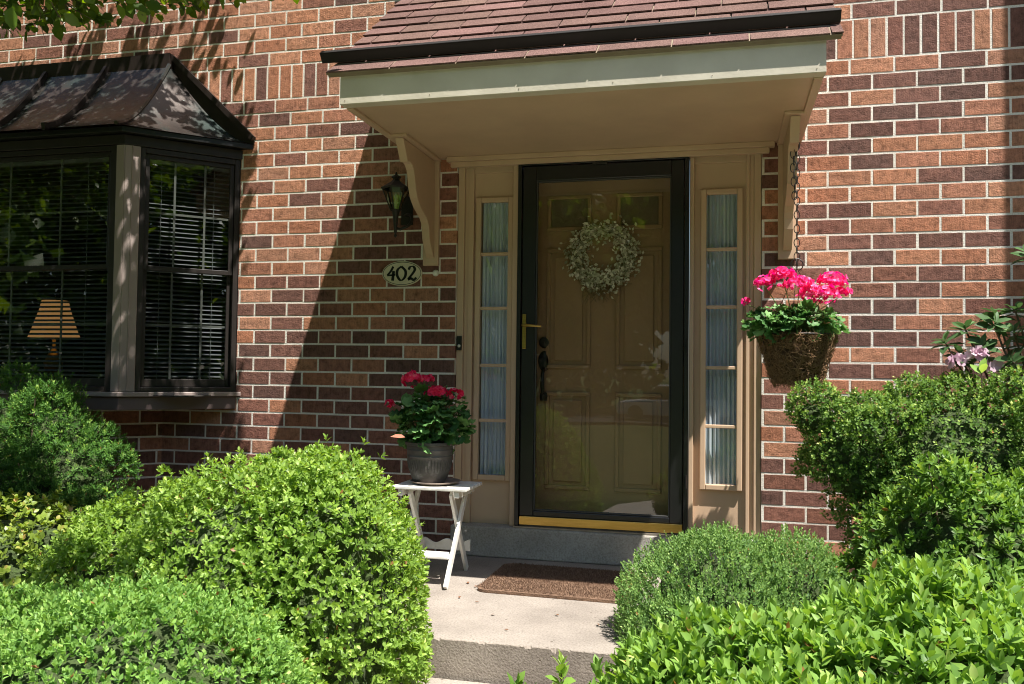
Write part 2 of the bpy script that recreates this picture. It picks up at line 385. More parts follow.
# neighbouring unit projecting at the right (throws the vertical shade edge on the wall)
nb = MB(); FN = lambda a, z, d: (a, -.5+d, z); FS = lambda a, z, d: (5.175+d, -.5+a, z)
brick_rows(nb, FN, 5.175, 6.6, -34, 36, main_phase, lambda a, j: pick(.3,.2)); mortar(nb, FN, 5.175, 6.6, -.45, 5.6)
brick_rows(nb, FS, 0, .5, -34, 36, main_phase, lambda a, j: pick(.3,.2)); mortar(nb, FS, 0.0, .5, -.45, 5.6)
nb.cur = 1; nb.box((5.3,-.4,-.4),(6.6,1.2,5.7))
o = nb.build('brick_projection', [BRICK, MORTAR], None); origin_to(o, (5.175,-.5,-.45))
setp(o, 'projecting brick wall of the next house, just right of the rhododendron', 'wall')

# ------------------------------------------------------------------ canopy over the entrance
canopy = MB().box((1.44,-1.015,2.205),(3.49,-.0,2.222)).build('canopy', BEIGE, house)   # soffit board is the carrying part
# long edge battens of the soffit and the wall moulding
tb = MB().box((1.44,-1.015,2.192),(1.475,-.003,2.205)).box((3.455,-1.015,2.192),(3.49,-.003,2.205)).box((1.60,-.052,2.178),(3.36,-.004,2.2045)).box((1.62,-.036,2.150),(3.335,-.004,2.178))
tb.build('soffit_moulding', BEIGE, canopy, bevel=.003)
SL = math.atan2(.865, 1.08); cS, sS = math.cos(SL), math.sin(SL)
RF = lambda x, s, h: (x, -1.08 + s*cS - h*sS, 2.342 + s*sS + h*cS)
fb = MB().box((1.435,-1.0745,2.198),(3.495,-1.016,2.335))
fb.build('fascia', CREAM, canopy, bevel=.002)
sc_n = simple('rusty_nail', (.25,.18,.12), (.15,.1,.07), 30, .7)
for k in range(6):
    xn = 1.46+.40*k; MB().tube([(xn,-1.0742,2.214),(xn,-1.0765,2.214)], .0018, 8).build('nail_head', sc_n, canopy)
for x0, x1 in ((1.436, 1.458), (3.472, 3.494)):
    gp = MB().prism([(-1.014,2.206),(-.004,2.206),(-.004,3.18),(-1.014,2.372)], lambda a, b, d: (d, a, b), x0, x1)
    gp.build('gable_panel', CREAM, canopy)
LATH = simple('weathered_lath', (.30,.27,.19), (.2,.18,.12), 12, .8); x = 1.425
while x < 3.49:
    MB().box((x,-1.090,2.322),(min(x+.062,3.5),-1.0755,2.340)).build('eave_block', LATH, canopy, bevel=.002); x += .094
deck = MB().boxf(RF, (1.385, -.0195, -.014), (3.548, 1.37, -.0025)); deck.boxf(RF, (1.378, -.0212, -.0018), (3.552, .10, .0062)); deck.build('roof_deck', simple('deck_wood', (.25,.2,.14), (.2,.15,.1), 10, .8), canopy)
sm, stt, sb = newmat('shingle'); sb.inputs['Roughness'].default_value = .9; sb.inputs['Specular IOR Level'].default_value = .05
a_ = N(stt, 'ShaderNodeAttribute', attribute_name='bcol'); n_ = N(stt, 'ShaderNodeTexNoise', i_Scale=190, i_Detail=3.0, i_Roughness=.8); stt.links.new(coords(stt), n_.inputs[0])
n2_ = N(stt, 'ShaderNodeTexNoise', i_Scale=5, i_Detail=5.0); stt.links.new(coords(stt), n2_.inputs[0])
c_ = mix(stt, a_.outputs['Color'], ramp(stt, n_.outputs[0], [(.3, (.35,.33,.33)), (.5, (1,1,1)), (.68, (1.8,1.75,1.75))]), 1.0, 'MULTIPLY')
c_ = mix(stt, c_, ramp(stt, n2_.outputs[0], [(.3, (.8,.8,.8)), (.7, (1.15,1.15,1.15))]), .8, 'MULTIPLY')
stt.links.new(c_, sb.inputs['Base Color']); bump(stt, sb, n_.outputs[0], .002)
sh = MB(); e = .128; i = 0; s0 = -.02
while s0 < 1.36:
    off = [0,.155,.07,.22,.11][i % 5]; x = 1.375 - off
    while x < 3.555:
        x0, x1 = max(x+.0035, 1.375), min(x+.305-.0035, 3.555)
        if x1-x0 > .01:
            k = random.uniform(.80, 1.14); sh.c = (.155*k, .096*k*random.uniform(.95,1.05), .085*k)
            h = random.uniform(.0125, .0155); s1 = min(s0+e+.03, 1.395)
            v = [RF(x0,s0,h-.006), RF(x1,s0,h-.006), RF(x1,s1,-.002), RF(x0,s1,-.002), RF(x0,s0,h), RF(x1,s0,h), RF(x1,s1,.003), RF(x0,s1,.003)]
            sh.add(v, [(0,3,2,1),(4,5,6,7),(0,1,5,4),(1,2,6,5),(2,3,7,6),(3,0,4,7)])
        x += .305
    s0 += e; i += 1
sh.build('shingles', sm, canopy)
dv = MB().boxf(RF, (1.315, .098, .014), (3.555, .104, .062)).boxf(RF, (1.315, .098, .056), (3.555, .128, .062))
dv.build('rain_diverter', simple('black_steel', (.01,.009,.009), (.007,.007,.007), 6, .6), canopy)
MB().box((1.30,-.03,3.10),(3.62,-.002,3.30)).build('wall_flashing', simple('grey_flashing', (.12,.11,.11), (.09,.085,.085), 8, .5), canopy)
# scroll brackets
def bracket(xc):
    bk = MB()
    prof = [(-.030,2.188),(-.534,2.188),(-.474,2.105),(-.462,2.082),(-.437,2.090),(-.40,2.086),(-.368,2.062),(-.352,2.02),(-.338,1.975),(-.31,1.925),(-.255,1.885),(-.20,1.862),(-.160,1.845),(-.132,1.82),(-.118,1.79),(-.110,1.74),(-.085,1.70),(-.055,1.662),(-.036,1.645),(-.030,1.642)]
    bk.prism(prof, lambda a, b, d: (d, a, b), xc-.022, xc+.022)
    o = bk.build('bracket', BEIGE, canopy, bevel=.003)
    return o
pb = MB()
for xc in (1.507, 3.423):
    bracket(xc)
    pb2 = MB().box((xc-.045,-.029,1.60),(xc+.045,-.003,2.19)).box((xc-.05,-.56,2.190),(xc+.05,-.003,2.2045)); pb2.build('bracket_board', BEIGE, canopy, bevel=.003)

# ------------------------------------------------------------------ door surround
sur = MB()
def yb(x0, x1, z0, z1, y0, y1=.14): sur.box((x0, y0, z0), (x1, y1, z1))
yb(1.652, 1.690, .165, 2.20, .018); yb(1.690, 1.712, .165, 2.20, .034); yb(1.712, 1.742, .165, 2.20, .026)
yb(3.262, 3.298, .165, 2.20, .018); yb(3.240, 3.262, .165, 2.20, .034); yb(3.222, 3.240, .165, 2.20, .026)
yb(1.742, 3.222, 2.168, 2.205, .020); yb(1.742, 1.975, 2.125, 2.168, .034); yb(2.955, 3.222, 2.125, 2.168, .034)
yb(1.975, 2.004, .165, 2.168, .0); yb(2.934, 2.957, .165, 2.168, .0)
yb(2.004, 2.03, .18, 2.168, .05); yb(2.90, 2.926, .18, 2.168, .05)
o = sur.build('door_surround', BEIGE, house, bevel=.003)
def sidelight(xa, xb):
    f = MB(); yp = .052; gx0, gx1 = xa+.045, xb-.045 ; zs = [.435,.736,1.043,1.362,1.667,1.956]
    P0, P1 = (1.742, 1.975) if xa < 2 else (2.957, 3.222)
    f.box((P0,yp,.165),(gx0-.012,.12,2.125)).box((gx1+.012,yp,.165),(P1,.12,2.125)).box((gx0-.012,yp,.165),(gx1+.012,.12,.42)).box((gx0-.012,yp,1.97),(gx1+.012,.12,2.125))
    o = f.build('sidelight', BEIGE, house)
    m_ = MB()
    for (a, b, c_, d_) in ((gx0-.030, gx0, .405, 1.986), (gx1, gx1+.030, .405, 1.986)): m_.box((a,.028,c_),(b,.0515,d_))
    m_.box((gx0,.028,.405),(gx1,.0515,.435)).box((gx0,.028,1.956),(gx1,.0515,1.986))
    m_.build('glazing_frame', BEIGE, o, bevel=.005)
    for z in zs[1:-1]:
        MB().box((gx0,.036,z-.009),(gx1,.060,z+.009)).build('glazing_bar', BEIGE, o, bevel=.003)
    MB().box((gx0-.008,.062,.425),(gx1+.008,.065,1.965)).build('glass_pane', GLASS, o)
    cu = MB(); n = 90; vs = []; fs = []
    for k in range(n+1):
        t = k/n; x = gx0-.02+(gx1-gx0+.04)*t
        for q, z in enumerate((.40, 1.0, 1.6, 1.99)):
            ph = t*52+ .6*math.sin(z*2.2+xa); y = .108+.013*math.sin(ph)+.006*math.sin(ph*2.3+z)
            vs.append((x, y, z))
    for k in range(n):
        for q in range(3): fs.append((k*4+q, (k+1)*4+q, (k+1)*4+q+1, k*4+q+1))
    cu.add(vs, fs); cu.build('curtain', CURT, o, smooth=True)
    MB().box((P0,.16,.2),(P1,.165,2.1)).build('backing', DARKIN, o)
cm, ct, cb = newmat('sheer_curtain'); cb.inputs['Base Color'].default_value = (.74,.79,.88,1); cb.inputs['Roughness'].default_value = .9; CURT = cm
sidelight(1.738, 1.985); sidelight(2.975, 3.221)
sill = MB().box((1.655,-.055,.001),(3.296,.16,.164)).build('door_sill', CONC3, house, bevel=.008)
MB().box((2.006,-.035,.1645),(2.930,.12,.1735)).build('threshold', simple('aluminium_threshold', (.35,.32,.28), (.25,.22,.2), 20, .4, metal=.7), house)
# entry door behind the storm door
YD = .135
dr = MB().box((2.03,YD,.185),(2.90,YD+.045,2.165))
fd = dr.build('front_door', DOORP, house)
def panel(x0, x1, z0, z1, lite=False):
    m_ = MB()
    for a, b, c_, d_ in ((x0,x1,z0,z0+.022),(x0,x1,z1-.022,z1)): m_.box((a,YD-.015,c_),(b,YD-.001,d_))
    m_.box((x0,YD-.015,z0+.022),(x0+.022,YD-.001,z1-.022)).box((x1-.022,YD-.015,z0+.022),(x1,YD-.001,z1-.022))
    if not lite: m_.box((x0+.045,YD-.012,z0+.045),(x1-.045,YD-.001,z1-.045))
    m_.build('door_panel' if not lite else 'lite_frame', DOORP, fd, bevel=.004)
    if lite: MB().box((x0+.022,YD-.004,z0+.022),(x1-.022,YD-.0015,z1-.022)).build('door_lite', DARKG, fd)
dg, dt, dbb = newmat('dark_lite_glass'); dbb.inputs['Base Color'].default_value = (.13,.10,.06,1); dbb.inputs['Roughness'].default_value = .35; DARKG = dg
for sx in (-1, 1):
    xc = 2.465+sx*.195
    panel(xc-.125, xc+.125, 1.80, 2.00, True); panel(xc-.125, xc+.125, 1.03, 1.70); panel(xc-.125, xc+.125, .36, .90)
hd = MB().lathe((0,0,0), [(.0,.0),(.030,.0),(.032,.008),(.026,.016),(.010,.018),(.0,.018)], 20)
hd.v = [(2.135+x, YD-.001-z, 1.175+y) for x, y, z in hd.v]; hd.build('deadbolt', IRON, fd, smooth=True)
hs = MB().lathe((0,0,0), [(.0,0),(.032,0),(.034,.006),(.026,.014),(.0,.014)], 20, sy=1.7); hs.v = [(2.135+x, YD-.001-z, 1.07+y) for x, y, z in hs.v]
hs.tube([(2.135,YD-.012,1.03),(2.135,YD-.05,1.0),(2.135,YD-.055,.95),(2.135,YD-.05,.90),(2.135,YD-.01,.88)], [.009,.010,.012,.010,.008], 10)
hs.lathe((2.135,YD-.012,.845), [(0,0),(.02,.005),(.024,.03),(.018,.05),(0,.055)], 14)
hs.build('door_handle', IRON, fd, smooth=True)
# storm door
sd = MB()
X0, X1, Z0, Z1 = 2.008, 2.932, .176, 2.167
sd.box((X0,-.022,Z0),(X0+.022,.03,Z1)).box((X1-.022,-.022,Z0),(X1,.03,Z1)).box((X0+.022,-.022,Z1-.024),(X1-.022,.03,Z1))
storm = sd.build('storm_door', BLACK, house, bevel=.002)
lf = MB(); a, b, c_, d_ = X0+.026, X1-.026, Z0+.052, Z1-.028
lf.box((a,-.014,c_),(a+.076,.018,d_)).box((b-.066,-.014,c_),(b,.018,d_)).box((a+.076,-.014,d_-.082),(b-.066,.018,d_)).box((a+.076,-.014,c_),(b-.066,.018,c_+.030))
lf.build('door_leaf', BLACK, storm, bevel=.004)
ib = MB(); g0, g1, g2, g3 = a+.076, b-.066, c_+.030, d_-.082
for q in ((g0,g0+.008,g2,g3),(g1-.008,g1,g2,g3),(g0+.008,g1-.008,g2,g2+.008),(g0+.008,g1-.008,g3-.008,g3)): ib.box((q[0],-.008,q[2]),(q[1],.012,q[3]))
ib.build('glazing_bead', simple('grey_bead', (.05,.05,.05), (.04,.04,.04), 9, .4), storm, bevel=.002)
MB().box((g0+.008,.001,g2+.008),(g1-.008,.005,g3-.008)).build('glass_pane', SGLASS, storm)
MB().box((a,-.018,Z0+.004),(b,.01,Z0+.0505)).build('kick_plate', BRASS, storm, bevel=.002)
hb = MB().boxf(lambda x,y,z: (x,y,z), (2.040,-.0225,1.135), (2.062,-.0145,1.325)); hp = hb.build('handle_plate', BRASS, storm, bevel=.005)
MB().tube([(2.051,-.023,1.262),(2.051,-.052,1.262),(2.06,-.058,1.262),(2.10,-.058,1.260),(2.155,-.056,1.256)], [.008,.008,.0085,.007,.006], 10).build('lever', BRASS, hp, smooth=True)
for z in (.45, 1.15, 1.9): MB().tube([(X1-.010,-.030,z-.035),(X1-.010,-.030,z+.035)], .006, 8).build('hinge', BLACK, storm)
MB().box((2.42,-.026,2.132),(2.50,-.015,2.146)).box((2.445,-.028,2.146),(2.475,-.020,2.154)).build('top_catch', IRON, storm, bevel=.002)

# ------------------------------------------------------------------ bay window
bay = MB()
ZB0, ZB1 = .757, 2.345
P = [(.29,-.004),(-.165,-.459),(-1.47,-.459),(-1.925,-.004)]
def poly_ring(off):
    k = math.tan(math.radians(22.5)); o_ = off
    return [(.29+o_*1.414,-.004),(-.165+o_*k,-.459-o_),(-1.47-o_*k,-.459-o_),(-1.925-o_*1.414,-.004)]
def slabp(mb, off, z0, z1): mb.prism(poly_ring(off), lambda a, b, d: (a, b, d), z0, z1)
slabp(bay, 0.0, ZB0+.01, .84); bayo = bay.build('bay_window', SILLB, house, bevel=.003)
m_ = MB(); slabp(m_, .022, .842, .868); m_.build('sill', TAUPE, bayo, bevel=.004)
m_ = MB(); slabp(m_, .006, 2.262, 2.318); m_.build('head_trim', BRONZE, bayo, bevel=.003)
m_ = MB(); slabp(m_, .055, 2.320, 2.352); m_.build('eave_trim', BLACK, bayo, bevel=.003)
q = math.sqrt(.5)
def facet(A, B):
    A = Vector(A+(0,)) if len(A) == 2 else Vector(A); B = Vector(B+(0,)); d = (B-A); L = d.length; d.normalize(); nrm = Vector((d.y, -d.x, 0))
    return L, (lambda x, y, z: A + d*x + nrm*(-y) + Vector((0,0,z)))   # y positive = inwards
MUNT = simple('grey_muntin', (.13,.13,.125), (.11,.11,.105), 8, .5)
def sash_window(A, B, m0, m1, z0=.870, z1=2.260, lw=.028):
    L, F = facet(A, B); a, b = m0, L-m1
    # posts either side
    p_ = MB().boxf(F, (0.002,.0,.869), (m0-.001,.07,2.261)); p_.boxf(F, (m0*.45,-.006,.869), (m0*.52,.0,2.261)); p_.build('post', TAUPE, bayo, bevel=.003)
    p_ = MB().boxf(F, (L-m1+.001,.0,.869), (L-.002,.07,2.261)); p_.build('post', BRONZE if m1 < .05 else TAUPE, bayo, bevel=.003)
    f = MB()
    f.boxf(F,(a,.004,z0),(a+lw,.075,z1)).boxf(F,(b-lw,.004,z0),(b,.075,z1)).boxf(F,(a+lw,.004,z1-.03),(b-lw,.075,z1)).boxf(F,(a+lw,.0,z0),(b-lw,.075,z0+.026))
    f.build('window_frame', BRONZE, bayo, bevel=.002)
    zm = 1.575; ia, ib_ = a+lw+.001, b-lw-.001
    for nm, y, s0, s1, bt, tp in (('upper_sash', .020, zm-.012, z1-.031, .026, .024), ('lower_sash', .048, z0+.027, zm+.016, .045, .026)):
        g = MB(); sw = .024
        g.boxf(F,(ia,y,s0),(ia+sw,y+.024,s1)).boxf(F,(ib_-sw,y,s0),(ib_,y+.024,s1)).boxf(F,(ia+sw,y,s0),(ib_-sw,y+.024,s0+bt)).boxf(F,(ia+sw,y,s1-tp),(ib_-sw,y+.024,s1))
        so = g.build(nm, BRONZE, bayo, bevel=.002)
        MB().boxf(F,(ia+sw-.004,y+.011,s0+bt-.004),(ib_-sw+.004,y+.014,s1-tp+.004)).build('glass_pane', GLASS, so)
        gm_ = MB(); w_ = ib_-ia
        for t in ((.36,.68) if w_ > .8 else (.33,.67)): gm_.boxf(F,(ia+w_*t-.006,y+.016,s0+bt),(ia+w_*t+.006,y+.021,s1-tp))
        zc = (s0+bt+s1-tp)/2; gm_.boxf(F,(ia+sw,y+.0165,zc-.006),(ib_-sw,y+.0205,zc+.006)); gm_.build('muntin', MUNT, so)
    bl = MB(); z = z0+.06
    while z < z1-.05:
        bl.add([F(ia+.006,.100,z-.005),F(ib_-.006,.100,z-.005),F(ib_-.006,.124,z+.007),F(ia+.006,.124,z+.007),F(ia+.006,.100,z-.0035),F(ib_-.006,.100,z-.0035),F(ib_-.006,.124,z+.0085),F(ia+.006,.124,z+.0085)],
               [(0,3,2,1),(4,5,6,7),(0,1,5,4),(2,3,7,6)]); z += .0265
    for t in (.2,.8): bl.boxf(F,(ia+(ib_-ia)*t-.0015,.097,z0+.05),(ia+(ib_-ia)*t+.0015,.0985,z1-.04))
    bl.boxf(F,(ia+.004,.100,z1-.06),(ib_-.004,.13,z1-.03)); bl.boxf(F,(ia+.004,.104,z0+.034),(ib_-.004,.122,z0+.048))
    bl.build('venetian_blind', BLIND, bayo)
sash_window(P[1], P[0], .085, .006); sash_window(P[2], P[1], .065, .055, lw=.040); sash_window(P[3], P[2], .006, .085)
# room behind the bay
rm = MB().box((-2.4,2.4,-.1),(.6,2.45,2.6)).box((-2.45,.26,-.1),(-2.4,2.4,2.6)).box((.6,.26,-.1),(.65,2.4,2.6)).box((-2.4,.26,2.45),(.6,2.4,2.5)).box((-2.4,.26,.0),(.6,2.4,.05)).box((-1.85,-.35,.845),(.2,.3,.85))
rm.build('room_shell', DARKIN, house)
# copper roof
ck, ctt, cbb = newmat('weathered_copper'); cbb.inputs['Roughness'].default_value = .27; cbb.inputs['Metallic'].default_value = .6
v1 = N(ctt, 'ShaderNodeTexNoise', i_Scale=3.5, i_Detail=7.0, i_Roughness=.6); ctt.links.new(coords(ctt), v1.inputs[0])
v2 = N(ctt, 'ShaderNodeTexNoise', i_Scale=34, i_Detail=2.0); ctt.links.new(coords(ctt, (1,1.4,2.2)), v2.inputs[0])
cc = ramp(ctt, v1.outputs[0], [(.30, (.06,.052,.048)), (.46, (.085,.070,.064)), (.60, (.062,.078,.073)), (.78, (.085,.12,.112))])
cc = mix(ctt, cc, (.55,.68,.66), ramp(ctt, v2.outputs[0], [(.70, (0,0,0)), (.74, (.5,.5,.5))]))
ctt.links.new(cc, cbb.inputs['Base Color']); bump(ctt, cbb, v1.outputs[0], .01, .4)
zr = lambda s: 2.352+.50*(1-s)**1.55
nS = 14; K0 = math.tan(math.radians(22.5))
def rfront(x_t, s): # x_t: 0..1 between hips
    xl, xr = -1.43-.07*s, -.19+.035*s; return (xl+(xr-xl)*x_t, -.05-.50*s, zr(s))
cr = MB(); vs = []; fs = []
for i in range(nS+1):
    s = i/nS
    for x_t in (0, 1): vs.append(rfront(x_t, s))
for i in range(nS): fs.append((2*i, 2*i+1, 2*i+3, 2*i+2))
cr.add(vs, fs)
def side(sgn):
    vs = []; fs = []
    for i in range(nS+1):
        s = i/nS; a = Vector(rfront(1 if sgn > 0 else 0, s)); wx = (-.19+.565*s) if sgn > 0 else (-1.43-.565*s)
        for k in range(7): t = k/6; p = a.lerp(Vector((wx,-.004,zr(s))), t); vs.append(tuple(p))
    for i in range(nS):
        for k in range(6): fs.append((i*7+k, i*7+k+1, (i+1)*7+k+1, (i+1)*7+k))
    cr.add(vs, fs)
side(1); side(-1)
cro = cr.build('copper_roof', ck, bayo, smooth=True)
SEAM = simple('seam_copper', (.035,.028,.025), (.02,.016,.015), 12, .4, metal=.3)
for x in (-1.08, -.635):
    m_ = MB()
    for i in range(nS):
        s, s2 = i/nS, (i+1)/nS
        p1 = Vector((x + .0*s, -.05-.50*s, zr(s)+.012)); p2 = Vector((x, -.05-.50*s2, zr(s2)+.012)); m_.bar(p1, p2, .022, .044)
    m_.build('standing_seam', SEAM, cro)
for sgn in (0, 1):
    m_ = MB(); m_.tube([Vector(rfront(sgn, i/nS))+Vector((0,0,.006)) for i in range(nS+1)], .013, 6); m_.build('hip_seam', ck, cro)
fl = MB().box((-1.44,-.058,2.825),(-.185,-.003,2.930))
for sg in (1, -1):
    for i in range(nS):
        s, s2 = i/nS, (i+1)/nS; wx = lambda s: (-.19+.565*s) if sg > 0 else (-1.43-.565*s)
        p1 = Vector((wx(s),-.018,2.905-.535*s+.010)); p2 = Vector((wx(s2),-.018,2.905-.535*s2+.010)); fl.bar(p1, p2, .030, .030); fl.prism([(wx(s),2.905-.535*s),(wx(s2),2.905-.535*s2),(wx(s2),zr(s2)-.005),(wx(s),zr(s)-.005)], lambda a,b,d: (a,d,b), -.012, -.004)
fl.build('roof_flashing', simple('dark_copper', (.045,.032,.028), (.03,.022,.02), 12, .45, metal=.4), bayo)
# brick base under the bay
bb = MB(); bx = -.21
F1 = lambda a, z, d: (bx-.24+a*q+d*q*-1, -.24+a*q+d*q, z)
# facet from (-.45,-.24) to (-.21,0), outward normal (+x,-y)
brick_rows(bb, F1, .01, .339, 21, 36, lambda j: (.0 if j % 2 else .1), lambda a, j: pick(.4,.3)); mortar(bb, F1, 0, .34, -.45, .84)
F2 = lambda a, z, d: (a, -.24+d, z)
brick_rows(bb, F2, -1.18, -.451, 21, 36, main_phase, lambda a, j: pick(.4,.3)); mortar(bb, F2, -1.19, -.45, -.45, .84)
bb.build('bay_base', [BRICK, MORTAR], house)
# ------------------------------------------------------------------ table lamp seen through the bay
lm, lt, lb = newmat('lit_shade'); lb.inputs['Base Color'].default_value = (.7,.45,.25,1); lb.inputs['Emission Color'].default_value = (1,.48,.16,1)
lb.inputs['Emission Strength'].default_value = .13
lamp = thing('table_lamp', (-1.30,.32,.86), 'lit table lamp with orange bell shade behind the bay window blinds', 'lamp')
LC = (-1.30,.32,0)
MB().lathe((LC[0],LC[1],1.20), [(.160,0),(.140,.05),(.118,.12),(.095,.19),(.082,.25)], 28).build('lamp_shade', lm, lamp, smooth=True)
MB().lathe((LC[0],LC[1],.86), [(.0,0),(.08,.0),(.08,.015),(.03,.03),(.02,.06),(.055,.12),(.06,.17),(.03,.24),(.012,.27),(.012,.36),(0,.36)], 20).build('lamp_base', BRASS, lamp, smooth=True)
MB().lathe((LC[0],LC[1],1.452), [(0,0),(.008,.003),(.004,.012),(.009,.02),(0,.03)], 12).build('finial', BRASS, lamp, smooth=True)
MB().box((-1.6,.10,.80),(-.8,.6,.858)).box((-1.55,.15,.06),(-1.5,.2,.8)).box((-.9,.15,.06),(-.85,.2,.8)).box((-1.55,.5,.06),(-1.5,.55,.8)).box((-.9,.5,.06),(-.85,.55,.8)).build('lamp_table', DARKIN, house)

# ------------------------------------------------------------------ house number plaque
pl = thing('number_plaque', (1.332,-.001,1.49), 'oval cream house number plaque reading 402 beneath the wall lantern', 'plaque')
def oval(rx, rz, y0, y1, n=48): return [(rx*math.cos(2*PI*k/n), rz*math.sin(2*PI*k/n)) for k in range(n)]
FP = lambda a, b, d: (1.332+a, d, 1.560+b)
MB().prism(oval(.121,.071,0,0), FP, -.012, -.001).build('plate', PLATE, pl, bevel=.003)
rim = MB(); rim.tube([(1.332+.114*math.cos(2*PI*k/60), -.0125, 1.560+.064*math.sin(2*PI*k/60)) for k in range(60)], .0016, 6, closed=True); rim.build('plate_rim', INK, pl)
def stroke(mb, pts, w0=.004, w1=.013, ang=0.0, n=26):
    # Catmull-Rom through pts, broad-nib width
    P_ = [Vector((p[0], p[1])) for p in pts]; Q = [P_[0]*2-P_[1]] + P_ + [P_[-1]*2-P_[-2]]; C = []
    for i in range(1, len(Q)-2):
        for k in range(n):
            t = k/n; a, b, c, d = Q[i-1], Q[i], Q[i+1], Q[i+2]
            C.append(.5*((2*b)+(c-a)*t+(2*a-5*b+4*c-d)*t*t+(3*b-a-3*c+d)*t**3))
    C.append(P_[-1]); L = []; R = []
    for i, p in enumerate(C):
        t = (C[min(i+1,len(C)-1)]-C[max(i-1,0)]).normalized(); wv = w0*1.25+(w1-w0)*1.35*abs(math.sin(math.atan2(t.y,t.x)-ang)); nn = Vector((-t.y,t.x))*wv/2; L.append(p+nn); R.append(p-nn)
    for i in range(len(C)-1):
        mb.prism([tuple(L[i]), tuple(R[i]), tuple(R[i+1]), tuple(L[i+1])], FP, -.0145, -.0122)
dg_ = MB()
stroke(dg_, [(-.052,.040),(-.068,.012),(-.088,-.010)], .005, .011, .2, 12); stroke(dg_, [(-.089,-.011),(-.066,-.010),(-.040,-.008)], .008, .008, 0, 8); stroke(dg_, [(-.050,.014),(-.053,-.015),(-.056,-.041)], .012, .013, 0, 8)
stroke(dg_, [(-.003,.040),(-.026,.020),(-.028,-.012),(-.006,-.040),(.018,-.022),(.022,.012),(-.003,.040)], .004, .012, 0.1)
stroke(dg_, [(.040,.020),(.050,.036),(.068,.038),(.078,.022),(.068,.002),(.050,-.020),(.038,-.036)], .004, .012, 0.1); stroke(dg_, [(.038,-.036),(.056,-.030),(.072,-.038),(.088,-.026)], .008, .011, 1.3)
dg_.build('digits', INK, pl)
wp = MB().lathe((0,0,0), [(0,.012),(.012,.010),(.017,.004),(.019,0)], 14); wp.v = [(1.530+x, -.001-z, 1.560+y) for x, y, z in wp.v]
o = wp.build('mortar_daub', WHITE, None, smooth=True); origin_to(o, (1.53,-.001,1.56)); setp(o, 'small pale round daub on the bricks just below the left canopy bracket', 'daub')
# doorbell
o = thing('doorbell', (1.672,.018,1.12), 'small black doorbell on the left casing of the entrance', 'doorbell')
MB().box((1.657,.005,1.125),(1.686,.0175,1.205)).build('housing', BLACK, o, bevel=.003)
bt = MB().lathe((0,0,0), [(0,.005),(.007,.004),(.009,0)], 12); bt.v = [(1.672+x,.0048-z,1.15+y) for x,y,z in bt.v]; bt.build('button', WHITE, o)
# ------------------------------------------------------------------ wall lantern
LX, LY = 1.337, -.135
ln = thing('wall_lantern', (LX,-.001,1.76), 'black coach lantern on the shaded brick above the number plaque', 'lantern')
b_ = MB().lathe((LX,LY,1.890), [(.0,0),(.022,.0),(.030,.008),(.030,.012)], 6, rot=PI/6)
b_.lathe((LX,LY,2.018), [(.083,-.004),(.085,.004),(.058,.020),(.026,.042),(.018,.050),(.018,.058),(.028,.062),(.026,.070),(.008,.078),(.005,.092),(0,.096)], 6, rot=PI/6)
for k in range(6):
    a = PI/6+k*PI/3; b_.bar((LX+.030*math.cos(a),LY+.030*math.sin(a),1.900), (LX+.076*math.cos(a),LY+.076*math.sin(a),2.016), .006, .006)
b_.build('cage', IRON, ln)
MB().lathe((LX,LY,1.902), [(.029,0),(.072,.112)], 6, rot=PI/6).build('lantern_glass', LGLASS, ln)
MB().lathe((LX,LY,1.905), [(0,0),(.009,0),(.009,.05),(.007,.055),(.012,.07),(.006,.085),(0,.09)], 10).build('candle_bulb', simple('bulb_glass', (.5,.48,.4), (.4,.4,.35), 9, .2), ln, smooth=True)
MB().lathe((LX,LY,1.745), [(0,0),(.006,.004),(.010,.012),(.005,.022),(.008,.03),(.013,.09),(.016,.12),(.022,.145)], 12).build('tail', IRON, ln, smooth=True)
arm = MB(); pts = []
for k in range(22):
    t = k/21; a = -PI*.5+t*PI*1.15; pts.append((LX+.035+.035*math.cos(a)*1.2, LY+.10*t, 1.845+.045*math.sin(a)+.0))
arm.tube([(LX,LY,1.80),(LX+.02,LY+.02,1.795)]+pts[3:]+[(LX+.02,-.02,1.895)], .008, 8)
arm.build('arm', IRON, ln, smooth=True)
bp = MB().prism([(-.035,-.07),(.035,-.07),(.035,.06),(.02,.085),(0,.1),(-.02,.085),(-.035,.06)], lambda a,b,d: (LX+.02+a, d, 1.905+b), -.016, -.002); bp.build('wall_plate', IRON, ln, bevel=.003)
# ------------------------------------------------------------------ folding table
tab = thing('folding_table', (1.70,-.57,0), 'small white folding slatted side table holding the potted geranium', 'table')
TX0, TX1, TY0, TY1, TZ = 1.56, 1.935, -.690, -.405, .455
ns = 5; sw = (TY1-TY0)/ns
for k in range(ns): MB().box((TX0,TY0+k*sw+.002,TZ-.016),(TX1,TY0+(k+1)*sw-.006,TZ)).build('slat', WHITE, tab, bevel=.004)
for x in (1.60, 1.885):
    MB().box((x-.012,TY0+.01,TZ-.048),(x+.012,TY1-.01,TZ-.0165)).build('rail', WHITE, tab, bevel=.003)
for x, dx in ((1.60,.02),(1.885,-.02)):
    MB().bar((x+dx*.9,-.455,TZ-.03),(x+dx*.9,-.775,.006),.016,.036,(0,1,0)).build('leg', WHITE, tab, bevel=.003)
    MB().bar((x+dx*1.9,-.645,TZ-.03),(x+dx*1.9,-.372,.006),.016,.036,(0,1,0)).build('leg', WHITE, tab, bevel=.003)
cx_ = 16; pr_ = [(1.56,.085)]+[(1.56+.31*k/cx_, .085+.012*math.cos(2*PI*k/cx_*2)) for k in range(cx_+1)]+[(1.87,.15),(1.87,.15)]
